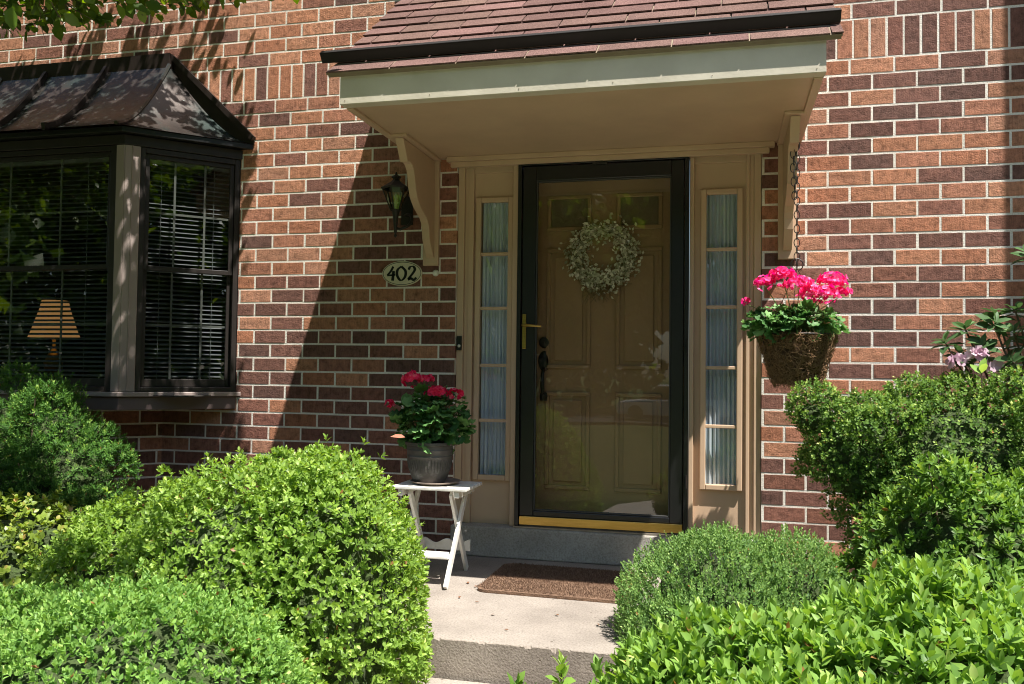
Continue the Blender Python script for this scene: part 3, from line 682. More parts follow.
cprof = [(1.63,.105),(1.875,.105)]+[(1.875-.245*k/24, .150+.012*math.cos(4*PI*k/24)) for k in range(25)]
MB().prism(cprof, lambda a,b,d: (a,d,b), -.412, -.400).build('stretcher', WHITE, tab, bevel=.002)
MB().box((1.63,-.72,.125),(1.86,-.615,.140)).build('lower_shelf', WHITE, tab, bevel=.004)
sc_m = simple('zinc_screw', (.35,.34,.32), (.2,.19,.18), 30, .4, metal=.8)
for (x, y, z) in ((1.897,-.555,.235),(1.897,-.475,.405),(1.897,-.62,.405)):
    MB().tube([(x-.006,y,z),(x+.004,y,z)], .005, 10).build('screw', sc_m, tab)
# ------------------------------------------------------------------ door mat
mt = MB(); w2 = .34
om = simple('coir_mat', (.23,.14,.09), (.12,.07,.045), 45, .95, .006, 180)
ang = math.radians(-1.5); FM = lambda x,y,z: (2.375+x*math.cos(ang)-y*math.sin(ang), -.51+x*math.sin(ang)+y*math.cos(ang), z)
pts = []
for (cx0, cy0, a0) in ((.32,.24,0),(-.32,.24,90),(-.31,-.22,180),(.31,-.22,270)):
    for k in range(6): a = math.radians(a0+18*k); r_ = .05; pts.append((cx0+r_*math.cos(a), cy0+r_*math.sin(a)))
mt.prism(pts, lambda a,b,d: FM(a,b,d), .001, .014); mat_o = mt.build('door_mat', om, None); 
brs = MB(); 
bv = []; bf = []
for k in range(15000):
    x = random.uniform(-.365,.365); y = random.uniform(-.265,.285)
    if abs(x) > .33 and abs(y) > .24: continue
    l = random.uniform(.006,.013); tx = random.uniform(-.005,.005); ty = random.uniform(-.006,.004); wv = .0011; b0 = len(bv)
    bv += [FM(x-wv,y,.012), FM(x+wv,y+wv,.012), FM(x+tx,y+ty,.013+l)]; bf.append((b0,b0+1,b0+2))
brs.v = bv; brs.f = [list(f) for f in bf]; brs.mi = [0]*len(bf); brs.col = [None]*len(bf)
origin_to(mat_o, (2.375,-.51,0)); setp(mat_o, 'brown coir doormat lying on the porch in front of the door sill', 'doormat')
bro = brs.build('bristles', om, mat_o)

# ------------------------------------------------------------------ foliage machinery (numpy)
def nrm(a): return a/np.maximum(np.linalg.norm(a, axis=1, keepdims=True), 1e-9)
LEAF8 = (np.array([(0,0,0),(.30,.34,.05),(.30,0,0),(.30,-.34,.05),(.68,.30,.02),(.68,0,-.04),(.68,-.30,.02),(1,0,-.11)], float),
         [(0,2,1),(0,3,2),(1,2,5,4),(2,3,6,5),(4,5,7),(5,6,7)])
KITE = (np.array([(0,0,0),(.48,.30,.06),(1,0,-.03),(.48,-.30,.06)], float), [(0,2,1),(0,3,2)])
NEED = (np.array([(0,0,0),(.5,.09,.0),(1,0,-.02),(.5,-.09,.0)], float), [(0,2,1),(0,3,2)])
def geraleaf():
    v = [(.0,0,0)]; n = 18
    for k in range(n):
        a = -PI+2*PI*(k+.5)/n; r = .52*(1+.10*math.cos(7*a)); rr = r*(.35 if abs(a) > 2.85 else 1)
        v.append((.25+rr*math.cos(a)*1.0, rr*math.sin(a), .10*r*2*(math.cos(3.5*a)**2)+.05*math.cos(7*a)))
    return np.array(v, float), [(0, 1+k, 1+(k+1)%n) for k in range(n)]
GERA = geraleaf()
def leaf_mesh(name, tpl, Pn, ax, nr, ln, wd, tint, mat, parent=None, smooth=False):
    T, F = tpl; n = len(Pn); ax = nrm(ax); nr = nr - ax*np.sum(nr*ax, 1, keepdims=True); nr = nrm(nr); sd = np.cross(nr, ax)
    V = Pn[:,None,:] + ax[:,None,:]*(T[None,:,0,None]*ln[:,None,None]) + sd[:,None,:]*(T[None,:,1,None]*(ln*wd)[:,None,None]) + nr[:,None,:]*(T[None,:,2,None]*ln[:,None,None])
    k = len(T); V = V.reshape(-1, 3).astype(np.float32)
    idx = []; tot = []
    for f in F: idx.append(np.array(f)); tot.append(len(f))
    li = np.concatenate(idx); loops = (np.arange(n)[:,None]*k + li[None,:]).ravel().astype(np.int32)
    lt = np.tile(np.array(tot, np.int32), n); ls = np.concatenate([[0], np.cumsum(lt)[:-1]]).astype(np.int32)
    me = bpy.data.meshes.new(name); me.vertices.add(len(V)); me.vertices.foreach_set('co', V.ravel())
    me.loops.add(len(loops)); me.loops.foreach_set('vertex_index', loops); me.polygons.add(len(lt)); me.polygons.foreach_set('loop_start', ls)
    try: me.polygons.foreach_set('loop_total', lt)
    except Exception: pass
    me.update(calc_edges=True)
    at = me.attributes.new('tint', 'FLOAT', 'POINT'); at.data.foreach_set('value', np.repeat(tint, k).astype(np.float32))
    if smooth: me.polygons.foreach_set('use_smooth', np.ones(len(lt), bool))
    return link(name, me, mat, parent)
def fnoise(p, s, seed=0): return mnoise.noise(Vector((p[0]*s+seed, p[1]*s+seed*1.7, p[2]*s)))
def surf_points(ells, n, amp, nsc, seed, depth=(0,.12), zmin=-.5, back=None):
    out = []; wts = np.array([e[1][0]*e[1][1]+e[1][1]*e[1][2]+e[1][0]*e[1][2] for e in ells]); wts = wts/wts.sum()
    EC = np.array([e[0] for e in ells], float); ER = np.array([e[1] for e in ells], float)
    tries = 0
    while len(out) < n and tries < n*12:
        tries += 1; i = rng.choice(len(ells), p=wts) if len(ells) > 1 else 0
        c, r = ells[i]; d = rng.normal(size=3); d /= np.linalg.norm(d)
        if d[2] < -.55: continue
        k = 1 + amp*fnoise(d*np.array(r)+np.array(c), nsc, seed) + amp*.5*fnoise(d*np.array(r)+np.array(c), nsc*2.7, seed+5)
        dp = rng.uniform(*depth) if rng.random() > .015 else rng.uniform(-.08,-.03); pos = np.array(c)+d*np.array(r)*(k-dp)
        if pos[2] < zmin: continue
        q_ = np.sum(((pos-EC)/ER)**2, 1); q_[i] = 9; inside = q_.min() < (.80-dp)**2
        if inside: continue
        if back and not back(pos): continue
        nv = d/np.array(r); nv /= np.linalg.norm(nv); out.append((pos, nv, dp))
    P_ = np.array([o[0] for o in out]); Nn = np.array([o[1] for o in out]); D = np.array([o[2] for o in out]); return P_, Nn, D
def lobes(ells, n, size, sd):
    rg = np.random.default_rng(sd); out = list(ells)
    for k in range(n):
        c, r = ells[rg.integers(len(ells))]; d = rg.normal(size=3); d[2] = abs(d[2])*1.1-.25; d /= np.linalg.norm(d); z = size*rg.uniform(.7,1.3)
        out.append((tuple(np.array(c)+d*np.array(r)*rg.uniform(.86,1.02)), (z, z, z*rg.uniform(.8,1.1))))
    return out
def sprigs(P_, Nn, D, per, splay=(35,75), up=.35, ln=(.02,.03), wd=1.0, spread=.01, tint=(0,1), jit=.35, stem=.0):
    n = len(P_); ax = nrm(Nn + np.array([0,0,up]) + rng.normal(size=(n,3))*jit)
    rnd = rng.normal(size=(n,3)); u = nrm(np.cross(ax, rnd)); v = np.cross(ax, u)
    PP = []; AA = []; NNn = []; LL = []; TT = []
    sp_t = rng.uniform(tint[0], tint[1], n)
    for k in range(per):
        a = 2.4*k + rng.uniform(-.3,.3,n); f = k/max(per-1,1)
        th = np.radians(splay[1]+(splay[0]-splay[1])*f + rng.uniform(-12,12,n))
        rad = u*np.cos(a)[:,None] + v*np.sin(a)[:,None]
        d = ax*np.cos(th)[:,None] + rad*np.sin(th)[:,None]
        PP.append(P_ + ax*(spread*f) - ax*spread*.5); AA.append(d); NNn.append(ax*np.sin(th)[:,None] - rad*np.cos(th)[:,None] + rng.normal(size=(n,3))*.25)
        LL.append(rng.uniform(ln[0], ln[1], n)*(1-.30*f)); TT.append(np.clip(sp_t*.55 + .45*f*rng.uniform(.6,1.1,n) + rng.uniform(-.12,.12,n) , 0, .95))
    T_ = np.concatenate(TT); T_[rng.random(len(T_)) < .006] = 1.0
    return np.concatenate(PP), np.concatenate(AA), np.concatenate(NNn), np.concatenate(LL), wd*rng.uniform(.75,1.2,n*per), T_
def core(name, ells, k, mat, parent, seed):
    mb_ = MB()
    for c, r in ells:
        nu, nv = 20, 12; vs = []; fs = []
        for i in range(nv+1):
            th = PI*i/nv
            for j in range(nu):
                ph = 2*PI*j/nu; d = np.array([math.sin(th)*math.cos(ph), math.sin(th)*math.sin(ph), math.cos(th)]); q_ = k*(1+.25*fnoise(d*2, 1.6, seed))
                vs.append(tuple(np.array(c)+d*np.array(r)*q_))
        for i in range(nv):
            for j in range(nu): fs.append((i*nu+j, i*nu+(j+1)%nu, (i+1)*nu+(j+1)%nu, (i+1)*nu+j))
        mb_.add(vs, fs)
    return mb_
def stems(ells, n, base, seed, r0=.008):
    mb_ = MB()
    for i in range(n):
        c, r = ells[random.randrange(len(ells))]; d = Vector((random.gauss(0,1), random.gauss(0,1), abs(random.gauss(.6,.6)))).normalized()
        e_ = Vector(c)+Vector((d.x*r[0], d.y*r[1], d.z*r[2]))*random.uniform(.8,.95)
        b0 = Vector((base[0]+random.uniform(-.1,.1), base[1]+random.uniform(-.08,.08), base[2])); m1 = b0.lerp(e_, .45)+Vector((random.uniform(-.05,.05),random.uniform(-.05,.05),.04))
        mb_.tube([b0, m1, e_], [r0, r0*.6, r0*.25], 5, cap=False)
    return mb_
TWIG = simple('twig_mass', (.06,.10,.025), (.035,.045,.018), 40, .95, .02, 60)
def shrub(name, label, ells, tpl, mat, n_s, per, amp=.10, nsc=5, seed=1, depth=(0,.16), coref=.74, cat='shrub', group=None, back=None, inner=.35, **kw):
    bx_ = np.mean([e[0][0] for e in ells]); by_ = np.mean([e[0][1] for e in ells]); bz = ground_z(bx_, by_)
    t = thing(name, (bx_, by_, bz), label, cat, group)
    P_, Nn, D = surf_points(ells, n_s, amp, nsc, seed, depth, zmin=bz+.02, back=back)
    a = sprigs(P_, Nn, D, per, **kw)
    leaf_mesh('foliage', tpl, *a, mat, t)
    core('twig_core', ells[:6], coref, TWIG, t, seed).build('twigs', TWIG, t)
    stems(ells, 26, (bx_, by_, bz), seed).build('stem', BARK, t)
    return t, P_
vis = None
AZA = leafmat('azalea_leaf', (.11,.20,.035), (.29,.45,.085), (.52,.66,.20), .42, .38, .3)
SMALL = leafmat('japanese_holly_leaf', (.09,.20,.045), (.27,.46,.11), (.46,.62,.20), .45, .32, .2)
BOX = leafmat('boxwood_leaf', (.07,.15,.045), (.23,.38,.11), (.42,.58,.20), .5, .3, .15)
HOLLY = leafmat('holly_leaf', (.04,.10,.022), (.19,.32,.07), (.52,.64,.20), .5, .3, .15)
GLOSS = leafmat('glossy_azalea_leaf', (.05,.12,.022), (.20,.35,.07), (.42,.56,.13), .42, .3, .3)
EUON = leafmat('broad_leaf', (.09,.19,.035), (.26,.43,.085), (.48,.62,.19), .45, .35, .25)
YEW = leafmat('yew_needle', (.025,.075,.016), (.105,.235,.045), (.38,.55,.13), .5, .25, .15)
RHOD = leafmat('rhododendron_leaf', (.03,.075,.025), (.10,.19,.07), (.17,.27,.11), .5, .2, .2)
RED = leafmat('reddish_leaf', (.09,.14,.02), (.27,.37,.06), (.50,.30,.12), .4, .3)

shrub('azalea_bush', 'large rounded light green azalea bush left of the porch beside the white table',
      lobes([((1.50,-1.80,.10),(.54,.50,.59)),((.98,-1.72,.0),(.46,.44,.53)),((1.775,-1.82,.10),(.35,.42,.64))], 18, .085, 4), LEAF8, AZA, 12000, 6, amp=.10, nsc=4.5, seed=3,
      ln=(.018,.029), splay=(20,70), up=.35, spread=.018, wd=.72, depth=(-.01,.14), back=lambda p: p[1] < -1.3 or p[2] > .25)
shrub('low_clipped_bush', 'low clipped bush of dense small green leaves at the front left corner',
      [((1.62,-2.62,-.02),(.50,.46,.47)),((1.15,-2.55,-.08),(.5,.45,.46))], KITE, SMALL, 10000, 6, amp=.06, nsc=5, seed=9,
      ln=(.014,.023), splay=(15,55), up=.7, spread=.016, wd=1.1, depth=(0,.12), back=lambda p: p[2] > -.25)
shrub('yew_bush', 'dark green yew bush under the bay window at the left edge',
      lobes([((-.42,-.88,.46),(.48,.32,.50)),((.0,-1.0,.42),(.27,.24,.28)),((-.10,-.95,.64),(.20,.18,.20)),((-.30,-1.22,.30),(.38,.25,.30)),((.05,-1.15,.20),(.28,.22,.24))], 34, .11, 5), NEED, YEW, 5200, 15, amp=.34, nsc=4.5, seed=21,
      ln=(.016,.027), splay=(20,75), up=.5, spread=.035, wd=1.7, depth=(0,.2), coref=.70)
shrub('reddish_azalea', 'sparser azalea with reddish shoots between the yew and the big light bush',
      [((.42,-1.68,.08),(.42,.34,.42)),((.02,-1.75,.10),(.35,.3,.40))], LEAF8, RED, 1500, 6, amp=.16, nsc=5, seed=31,
      ln=(.022,.034), splay=(30,75), up=.3, spread=.018, depth=(0,.2))
shrub('boxwood_bush', 'rounded boxwood of tiny dark green leaves at the right end of the doormat',
      [((3.08,-1.12,-.04),(.38,.40,.43)),((3.38,-1.08,-.04),(.26,.34,.41)),((2.98,-1.35,-.10),(.24,.28,.30))], KITE, BOX, 9500, 7, amp=.13, nsc=6, seed=41,
      ln=(.011,.018), splay=(12,55), up=.8, spread=.030, wd=1.0, depth=(-.05,.12), back=lambda p: p[1] < -.7 or p[2] > .15)
shrub('japanese_holly', 'dense small leaved holly bush against the sunny brick at the right',
      lobes([((4.08,-.60,.52),(.52,.27,.46)),((3.68,-.62,.66),(.22,.18,.24)),((4.55,-.62,.58),(.4,.28,.46)),((3.50,-.6,.82),(.09,.08,.08))], 30, .10, 8), KITE, HOLLY, 9000, 6, amp=.16, nsc=6, seed=51,
      ln=(.014,.021), splay=(25,75), up=.4, spread=.028, wd=1.3, depth=(-.02,.2))
shrub('glossy_azalea', 'glossy green azalea bush in front of the small leaved holly at the right',
      lobes([((3.98,-1.18,.22),(.42,.33,.45)),((4.35,-1.15,.23),(.35,.32,.43)),((3.80,-1.5,.08),(.33,.28,.36))], 18, .11, 6), LEAF8, GLOSS, 4200, 7, amp=.16, nsc=5, seed=61,
      ln=(.026,.044), splay=(18,65), up=.6, spread=.024, wd=.62, depth=(0,.2))
shrub('broadleaf_bush', 'big bright broad leaved bush filling the lower right foreground',
      [((3.18,-2.42,.05),(.42,.38,.37)),((3.62,-2.40,.08),(.52,.42,.46)),((4.05,-2.35,.07),(.45,.4,.47)),((3.35,-2.75,.02),(.5,.35,.37)),((2.84,-2.62,-.02),(.27,.25,.30)),((3.0,-2.45,.08),(.22,.2,.26))], LEAF8, EUON, 7200, 6, amp=.10, nsc=4.5, seed=71,
      ln=(.034,.055), splay=(12,58), up=1.0, spread=.03, wd=.62, depth=(0,.16), coref=.74)
# sprig beside the step
sg = thing('leafy_shoot', (2.64,-2.25,ground_z(2.64,-2.25)), 'small leafy shoot standing by the edge of the lower step', 'plant')
Pp = []; 
stm = MB()
for k in range(7):
    tip = Vector((2.64+random.uniform(-.12,.14), -2.25+random.uniform(-.06,.06), random.uniform(.06,.20))); stm.tube([(2.66,-2.25,-.25), tip.lerp(Vector((2.66,-2.25,-.25)), .5)+Vector((0,0,.03)), tip], [.003,.0025,.002], 5); Pp.append(tuple(tip)); Pp.append(tuple(tip-Vector((0,0,.03))))
Pp = np.array(Pp); a = sprigs(Pp, np.tile([0,0,1.], (len(Pp),1)), None, 7, splay=(10,60), up=.5, ln=(.03,.055), wd=.85, spread=.03)
leaf_mesh('foliage', LEAF8, *a, EUON, sg); stm.build('stem', BARK, sg)
# rhododendron at the right edge
rh = thing('rhododendron', (4.5,-.35,-.12), 'rhododendron with long leathery leaves and faded pale pink flowers at the right edge', 'shrub')
tips = [(4.06,-.46,1.16),(4.24,-.5,1.24),(4.34,-.45,1.30),(4.40,-.5,1.10),(4.45,-.6,1.26),(4.15,-.42,1.22),(4.20,-.50,1.14),(4.28,-.40,1.28),(4.32,-.5,1.20),(4.22,-.35,1.10),(4.12,-.45,1.10),(4.38,-.42,1.16),(4.46,-.45,1.42),(4.42,-.35,1.55),(4.50,-.5,1.62),(4.48,-.3,1.33),(4.40,-.55,1.36),(4.30,-.55,1.08),(4.6,-.4,1.5),(4.62,-.5,1.2),(4.7,-.3,1.7),(4.75,-.5,1.4)]
sm_ = MB()
for tp in tips:
    b0 = Vector((4.55,-.35,-.1)); tv = Vector(tp); mid = b0.lerp(tv, .6)+Vector((.10,random.uniform(-.05,.05),-.05)); sm_.tube([b0, mid, tv], [.012,.007,.004], 6)
sm_.build('stem', BARK, rh)
Tp = np.array(tips); a = sprigs(Tp, np.tile([-.25,-.3,.6], (len(Tp),1)), None, 12, splay=(50,105), up=.5, ln=(.07,.115), wd=.62, spread=.03, tint=(0,.9))
leaf_mesh('foliage', LEAF8, *a, RHOD, rh)
def petals(name, centres, rad, nflo, psize, mat, parent, flat=.6, out=None):
    C_ = []; A_ = []; Nn_ = []; L_ = []; T_ = []
    for (c, r) in centres:
        for k in range(nflo):
            d = rng.normal(size=3); d[2] = abs(d[2])*flat+.0 if rng.random() < .8 else d[2]; d /= np.linalg.norm(d)
            p_ = np.array(c)+d*np.array([r,r,r*.72])*rng.uniform(.72,1.05); rnd = rng.normal(size=3); u = np.cross(d, rnd); u /= np.linalg.norm(u); v = np.cross(d, u); tt = rng.random(); ph = rng.random()*6
            for m in range(5):
                an = ph+2*PI*m/5; rd = u*math.cos(an)+v*math.sin(an); C_.append(p_); A_.append(rd+d*rng.uniform(.1,.6)); Nn_.append(d-rd*.3); L_.append(psize*rng.uniform(.8,1.15)); T_.append(np.clip(tt+rng.uniform(-.2,.2),0,.95))
    PET = (np.array([(0,0,0),(.5,.42,.04),(.95,.34,.10),(1.0,-.30,.10),(.5,-.42,.04)], float), [(0,4,3,2,1)])
    return leaf_mesh(name, PET, np.array(C_), np.array(A_), np.array(Nn_), np.array(L_), np.ones(len(L_)), np.array(T_), mat, parent)
PALEP = leafmat('faded_pink_petal', (.50,.33,.42), (.72,.55,.64), (.8,.7,.72), .6, .4, .2)
for c in ((4.10,-.50,1.075),(4.17,-.52,1.11),(4.24,-.50,1.06),(4.46,-.48,1.28)):
    petals('flower', [(c,.028)], .03, 7, .030, PALEP, rh)
# light green young leaf shoot poking out of the holly
Pq = np.array([(4.16,-.62,1.03)]); a = sprigs(Pq, np.array([[0,-.2,1.]]), None, 3, splay=(20,55), up=.8, ln=(.07,.10), wd=.6, spread=.01, tint=(.9,1))
ps = thing('pokeweed_shoot', (4.16,-.62,-.12), 'single bright lime green shoot poking up in front of the faded pink flowers', 'plant')
leaf_mesh('foliage', LEAF8, *a, EUON, ps); MB().tube([(4.16,-.62,-.12),(4.17,-.6,.5),(4.16,-.62,1.03)], .003, 5).build('stem', BARK, ps)

# fallen dry leaves on the slab
DRY = simple('dry_leaf', (.22,.10,.05), (.12,.06,.03), 30, .8)
for k, (x, y) in enumerate([(1.93,-.62),(1.99,-.68),(2.06,-.95),(1.97,-.88),(2.45,-1.05),(2.62,-1.12),(2.30,-1.30),(2.52,-.42),(2.18,-1.12),(2.02,-.42)]):
    a_ = random.uniform(0,6.28); dl = leaf_mesh('fallen_leaf', LEAF8, np.array([(x,y,.006 if not (2.05 < x < 2.7 and -.8 < y < -.2) else .022)]), np.array([(math.cos(a_),math.sin(a_),.05)]), np.array([(random.uniform(-.3,.3),random.uniform(-.3,.3),1.)]), np.array([random.uniform(.012,.028)]), np.array([.8]), np.array([.5]), DRY)
    origin_to(dl, (x,y,.004)); setp(dl, 'small dry brown leaf lying on the porch slab', 'fallen leaf', 'fallen dry leaves on the porch')
# ------------------------------------------------------------------ geraniums
GLEAF = leafmat('geranium_leaf', (.045,.13,.04), (.13,.29,.09), (.24,.42,.15), .5, .25, .3)
PINK = leafmat('magenta_petal', (.70,.02,.16), (.90,.07,.30), (.97,.28,.52), .6, .35, .2)
REDP = leafmat('cerise_petal', (.72,.02,.08), (.95,.06,.17), (.98,.22,.32), .6, .35, .2)
def geranium(name_parent, base, tips_f, leafc, nleaf, pmat, frad, lrange=(.035,.06), nflo=34, psz=.013):
    st_ = MB()
    for (c, r) in tips_f:
        b0 = Vector(base); tv = Vector(c); st_.tube([b0, b0.lerp(tv,.6)+Vector((random.uniform(-.01,.01),0,.01)), tv-Vector((0,0,.01))], [.003,.0022,.0018], 5)
    Pl = []; Ax = []; Nl = []; Ln = []; Tn = []
    for k in range(nleaf):
        d = rng.normal(size=3); d[2] = d[2]*.9+.25; d /= np.linalg.norm(d); r = np.array(leafc[1])*rng.uniform(.55,1.0)
        p_ = np.array(leafc[0])+d*r
        if p_[2] < base[2]-.05: continue
        out = d*np.array([1,1,.25]); out /= np.linalg.norm(out)+1e-6
        Pl.append(p_-out*.012); Ax.append(out+rng.normal(size=3)*.25+np.array([0,0,-.25])); Nl.append(np.array([0,0,1.])*.7+d*.9+rng.normal(size=3)*.35); Ln.append(rng.uniform(*lrange)); Tn.append(rng.uniform(0,.95))
        b0 = Vector(base)+Vector((random.uniform(-.03,.03),random.uniform(-.03,.03),0)); st_.tube([b0, b0.lerp(Vector(p_),.6)+Vector((0,0,.015)), Vector(p_)], .0014, 4, cap=False)
    leaf_mesh('leaves', GERA, np.array(Pl), np.array(Ax), np.array(Nl), np.array(Ln), np.ones(len(Ln)), np.array(Tn), GLEAF, name_parent)
    st_.build('stems', simple('green_stem', (.12,.20,.05), (.09,.15,.04), 9, .6), name_parent)
    for (c, r) in tips_f: petals('flower_head', [(c, r)], r, max(5, int(nflo*(r/.04)**1.5)), psz, pmat, name_parent)
# pot on the table
PX, PY = 1.705, -.555
pot = thing('potted_geranium', (PX,PY,TZ), 'cerise geranium in a ribbed dark pewter pot standing on the white table', 'potted plant')
PEW = simple('pewter_pot', (.13,.122,.115), (.075,.07,.066), 14, .42, .002, 60, spec=.5)
def pot_prof():
    return [(.0,.012),(.078,.012),(.088,.03),(.100,.07),(.108,.11),(.1105,.135),(.1125,.137),(.1125,.141),(.111,.143),(.113,.165),(.1145,.167),(.1145,.171),(.113,.173),(.114,.190),(.121,.193),(.122,.206),(.114,.207),(.104,.195),(.0,.188)]
pm_ = MB().lathe((PX,PY,TZ), pot_prof(), 64)
vv = []
for (x,y,z) in pm_.v:
    h = z-TZ; a = math.atan2(y-PY, x-PX); r = math.hypot(x-PX,y-PY)
    vv.append((x,y,z))
pm_.v = vv; pm_.build('pot', PEW, pot, smooth=True)
rb = MB()
for k in range(44):
    a = 2*PI*k/44; rb.tube([(PX+r*math.cos(a),PY+r*math.sin(a),TZ+z) for r, z in ((.0985,.064),(.104,.085),(.1075,.105),(.1095,.125))], [.0015,.003,.003,.0015], 5)
rb.build('pot_ribs', PEW, pot, smooth=True)
MB().lathe((PX,PY,TZ+.182), [(0,.02),(.06,.018),(.103,.008),(.103,0)], 24).build('soil', MULCH, pot)
geranium(pot, (PX,PY,TZ+.19), [((1.615,-.58,.965),.052),((1.745,-.58,.895),.056),((1.835,-.56,.895),.036),((1.685,-.54,.965),.026),((1.50,-.58,.845),.018)],
         ((1.715,-.56,.765),(.20,.16,.165)), 270, REDP, .05, lrange=(.040,.068), nflo=30, psz=.016)
P1 = np.array([(1.63,-.70,.69)]); leaf_mesh('wilted_petal', LEAF8, P1, np.array([[-1,-.1,.1]]), np.array([[0,-.6,1.]]), np.array([.075]), np.array([.6]), np.array([.8]), leafmat('wilted', (.5,.2,.12), (.6,.25,.17)), pot)
sc = MB().lathe((PX+.03,PY+.005,TZ+.0005), [(0,.002),(.085,.001),(.112,.008),(.124,.016),(.121,.017),(.108,.011),(.085,.006),(0,.006)], 40)
o = sc.build('plant_saucer', simple('terracotta_saucer', (.30,.24,.20), (.2,.16,.14), 12, .5), None, smooth=True); origin_to(o, (PX+.03,PY+.005,TZ)); setp(o, 'shallow saucer beneath the dark geranium pot on the white table', 'saucer')
# hanging basket
BX, BY, BZ = 3.443, -.36, 1.20
bk = thing('hanging_basket', (BX,BY,.965), 'coco fibre lined hanging basket of magenta geraniums on a black chain right of the door', 'hanging basket')
COCO = simple('coco_fibre', (.15,.08,.04), (.025,.014,.008), 35, .95, .012, 70)
bas = MB(); prof = [(.0,-.234),(.078,-.230),(.104,-.205),(.122,-.15),(.140,-.08),(.160,-.015),(.172,.004),(.160,.006),(.150,-.01),(.0,-.015)]
bas.lathe((BX,BY,BZ), prof, 40)
bas.v = [tuple(Vector(v)+Vector(v).__class__(((Vector(v)-Vector((BX,BY,v[2]))).normalized()*(.026*mnoise.noise(Vector(v)*16)+.012*mnoise.noise(Vector(v)*45))) if (Vector(v)-Vector((BX,BY,v[2]))).length > .01 else (0,0,0))) for v in bas.v]
bas.build('liner', COCO, bk, smooth=True)
fm = simple('coco_strand', (.34,.20,.10), (.14,.075,.035), 60, .8); fbm = MB()
for k in range(2600):
    a = random.uniform(0,2*PI); h = random.uniform(-.24,0); r = np.interp(h, [-.24,-.2,-.14,-.07,0], [.09,.108,.126,.146,.17])+random.uniform(0,.014)
    p0 = Vector((BX+r*math.cos(a), BY+r*math.sin(a), BZ+h)); tn = Vector((-math.sin(a), math.cos(a), 0)); up = Vector((0,0,1)); an = random.uniform(0,PI); dd = tn*math.cos(an)+up*math.sin(an); od = Vector((math.cos(a), math.sin(a), 0)); L = random.uniform(.02,.075)
    n_d = od.cross(dd).normalized(); cv = random.uniform(-.5,.5)
    fbm.tube([p0-dd*L*.5-od*.004, p0+n_d*cv*L*.3+od*random.uniform(.001,.014), p0+dd*L*.5-od*.003], [.0006,.0011,.0005], 3, cap=False)
fbm.build('fibres', fm, bk)
wr = MB(); wr.tube([(BX+.174*math.cos(2*PI*k/40),BY+.174*math.sin(2*PI*k/40),BZ) for k in range(40)], .003, 6, closed=True)
for k in range(8):
    a = 2*PI*k/8+.35; wr.tube([(BX+r*math.cos(a),BY+r*math.sin(a),BZ+h) for r, h in ((.175,0),(.150,-.07),(.130,-.14),(.100,-.21),(.0,-.245))], .0018, 5)
for k in range(3):
    a = 2*PI*k/3+.3; wr.tube([(BX+.174*math.cos(a),BY+.174*math.sin(a),BZ),(BX,BY,1.515)], .0016, 5)
wr.build('wire_frame', IRON, bk)
geranium(bk, (BX,BY,BZ-.01), [((BX-.150,BY-.10,1.435),.042),((BX-.070,BY-.09,1.465),.058),((BX+.0,BY-.12,1.42),.062),((BX+.06,BY-.10,1.385),.054),((BX+.145,BY-.10,1.435),.064),((BX+.11,BY-.13,1.38),.058),((BX+.20,BY-.04,1.395),.034),((BX-.235,BY-.06,1.355),.015)],
         ((BX-.01,BY-.03,1.245),(.235,.19,.10)), 260, PINK, .05, lrange=(.040,.065), nflo=34, psz=.015)
ch = MB(); z = 1.535; k = 0
while z < 2.13:
    pts = []
    for i in range(16):
        a = 2*PI*i/16; u_, v_ = .011*math.cos(a), .021*math.sin(a)
        dx, dy = (u_, 0) if k % 2 else (0, u_); pts.append((BX+dx*.9+u_*.25+random.uniform(-.0006,.0006), BY+dy, z+v_))
    ch.tube(pts, .0022, 5, closed=True); z += .033; k += 1
for s_ in range(9):      # spare length doubled back from the hook
    zz = 2.12-s_*.033; pts = []
    for i in range(16):
        a = 2*PI*i/16; u_, v_ = .011*math.cos(a), .021*math.sin(a); dx, dy = (u_,0) if s_ % 2 == 0 else (.004,u_); pts.append((BX-.016-.004*math.sin(s_*.5)+dx, BY-.012+dy, zz+v_))
    ch.tube(pts, .0022, 5, closed=True)
ch.tube([(BX+.028*math.cos(a_),BY,1.53+.028*math.sin(a_)) for a_ in [(-1.2+4.6*i/14) for i in range(15)]], .003, 6)
ch.tube([(BX,BY,2.192),(BX,BY,2.165),(BX+.012,BY,2.15),(BX,BY,2.137),(BX-.012,BY,2.148)], .003, 6)
ch.build('chain', IRON, bk)

# ------------------------------------------------------------------ wreath on the entry door
wrt = thing('door_wreath', (2.462,.105,1.42), 'round wreath of small pale grey green leaves hanging on the front door behind glass', 'wreath')
WC = np.array([2.462,.098,1.655]); n = 1500; a = rng.uniform(0,2*PI,n); rr = .148+rng.normal(size=n)*.030; 
Pw = np.stack([WC[0]+rr*np.cos(a), np.minimum(WC[1]+rng.normal(size=n)*.012, .115), WC[2]+rr*np.sin(a)], 1)
rad = np.stack([np.cos(a),np.zeros(n),np.sin(a)],1); tan_ = np.stack([-np.sin(a),np.zeros(n),np.cos(a)],1)
WL = leafmat('wreath_leaf', (.30,.30,.20), (.78,.78,.68), (.95,.95,.90), .7, .2, .2)
leaf_mesh('leaves', KITE, Pw, tan_*.8+rad*rng.normal(size=(n,1))*.9+np.array([0,-.5,0])*rng.random((n,1)), np.tile([0,-1.,0],(n,1))+rng.normal(size=(n,3))*.5, rng.uniform(.014,.028,n), np.full(n,1.1), rng.random(n)**1.2*.95, WL, wrt)
tw = MB()
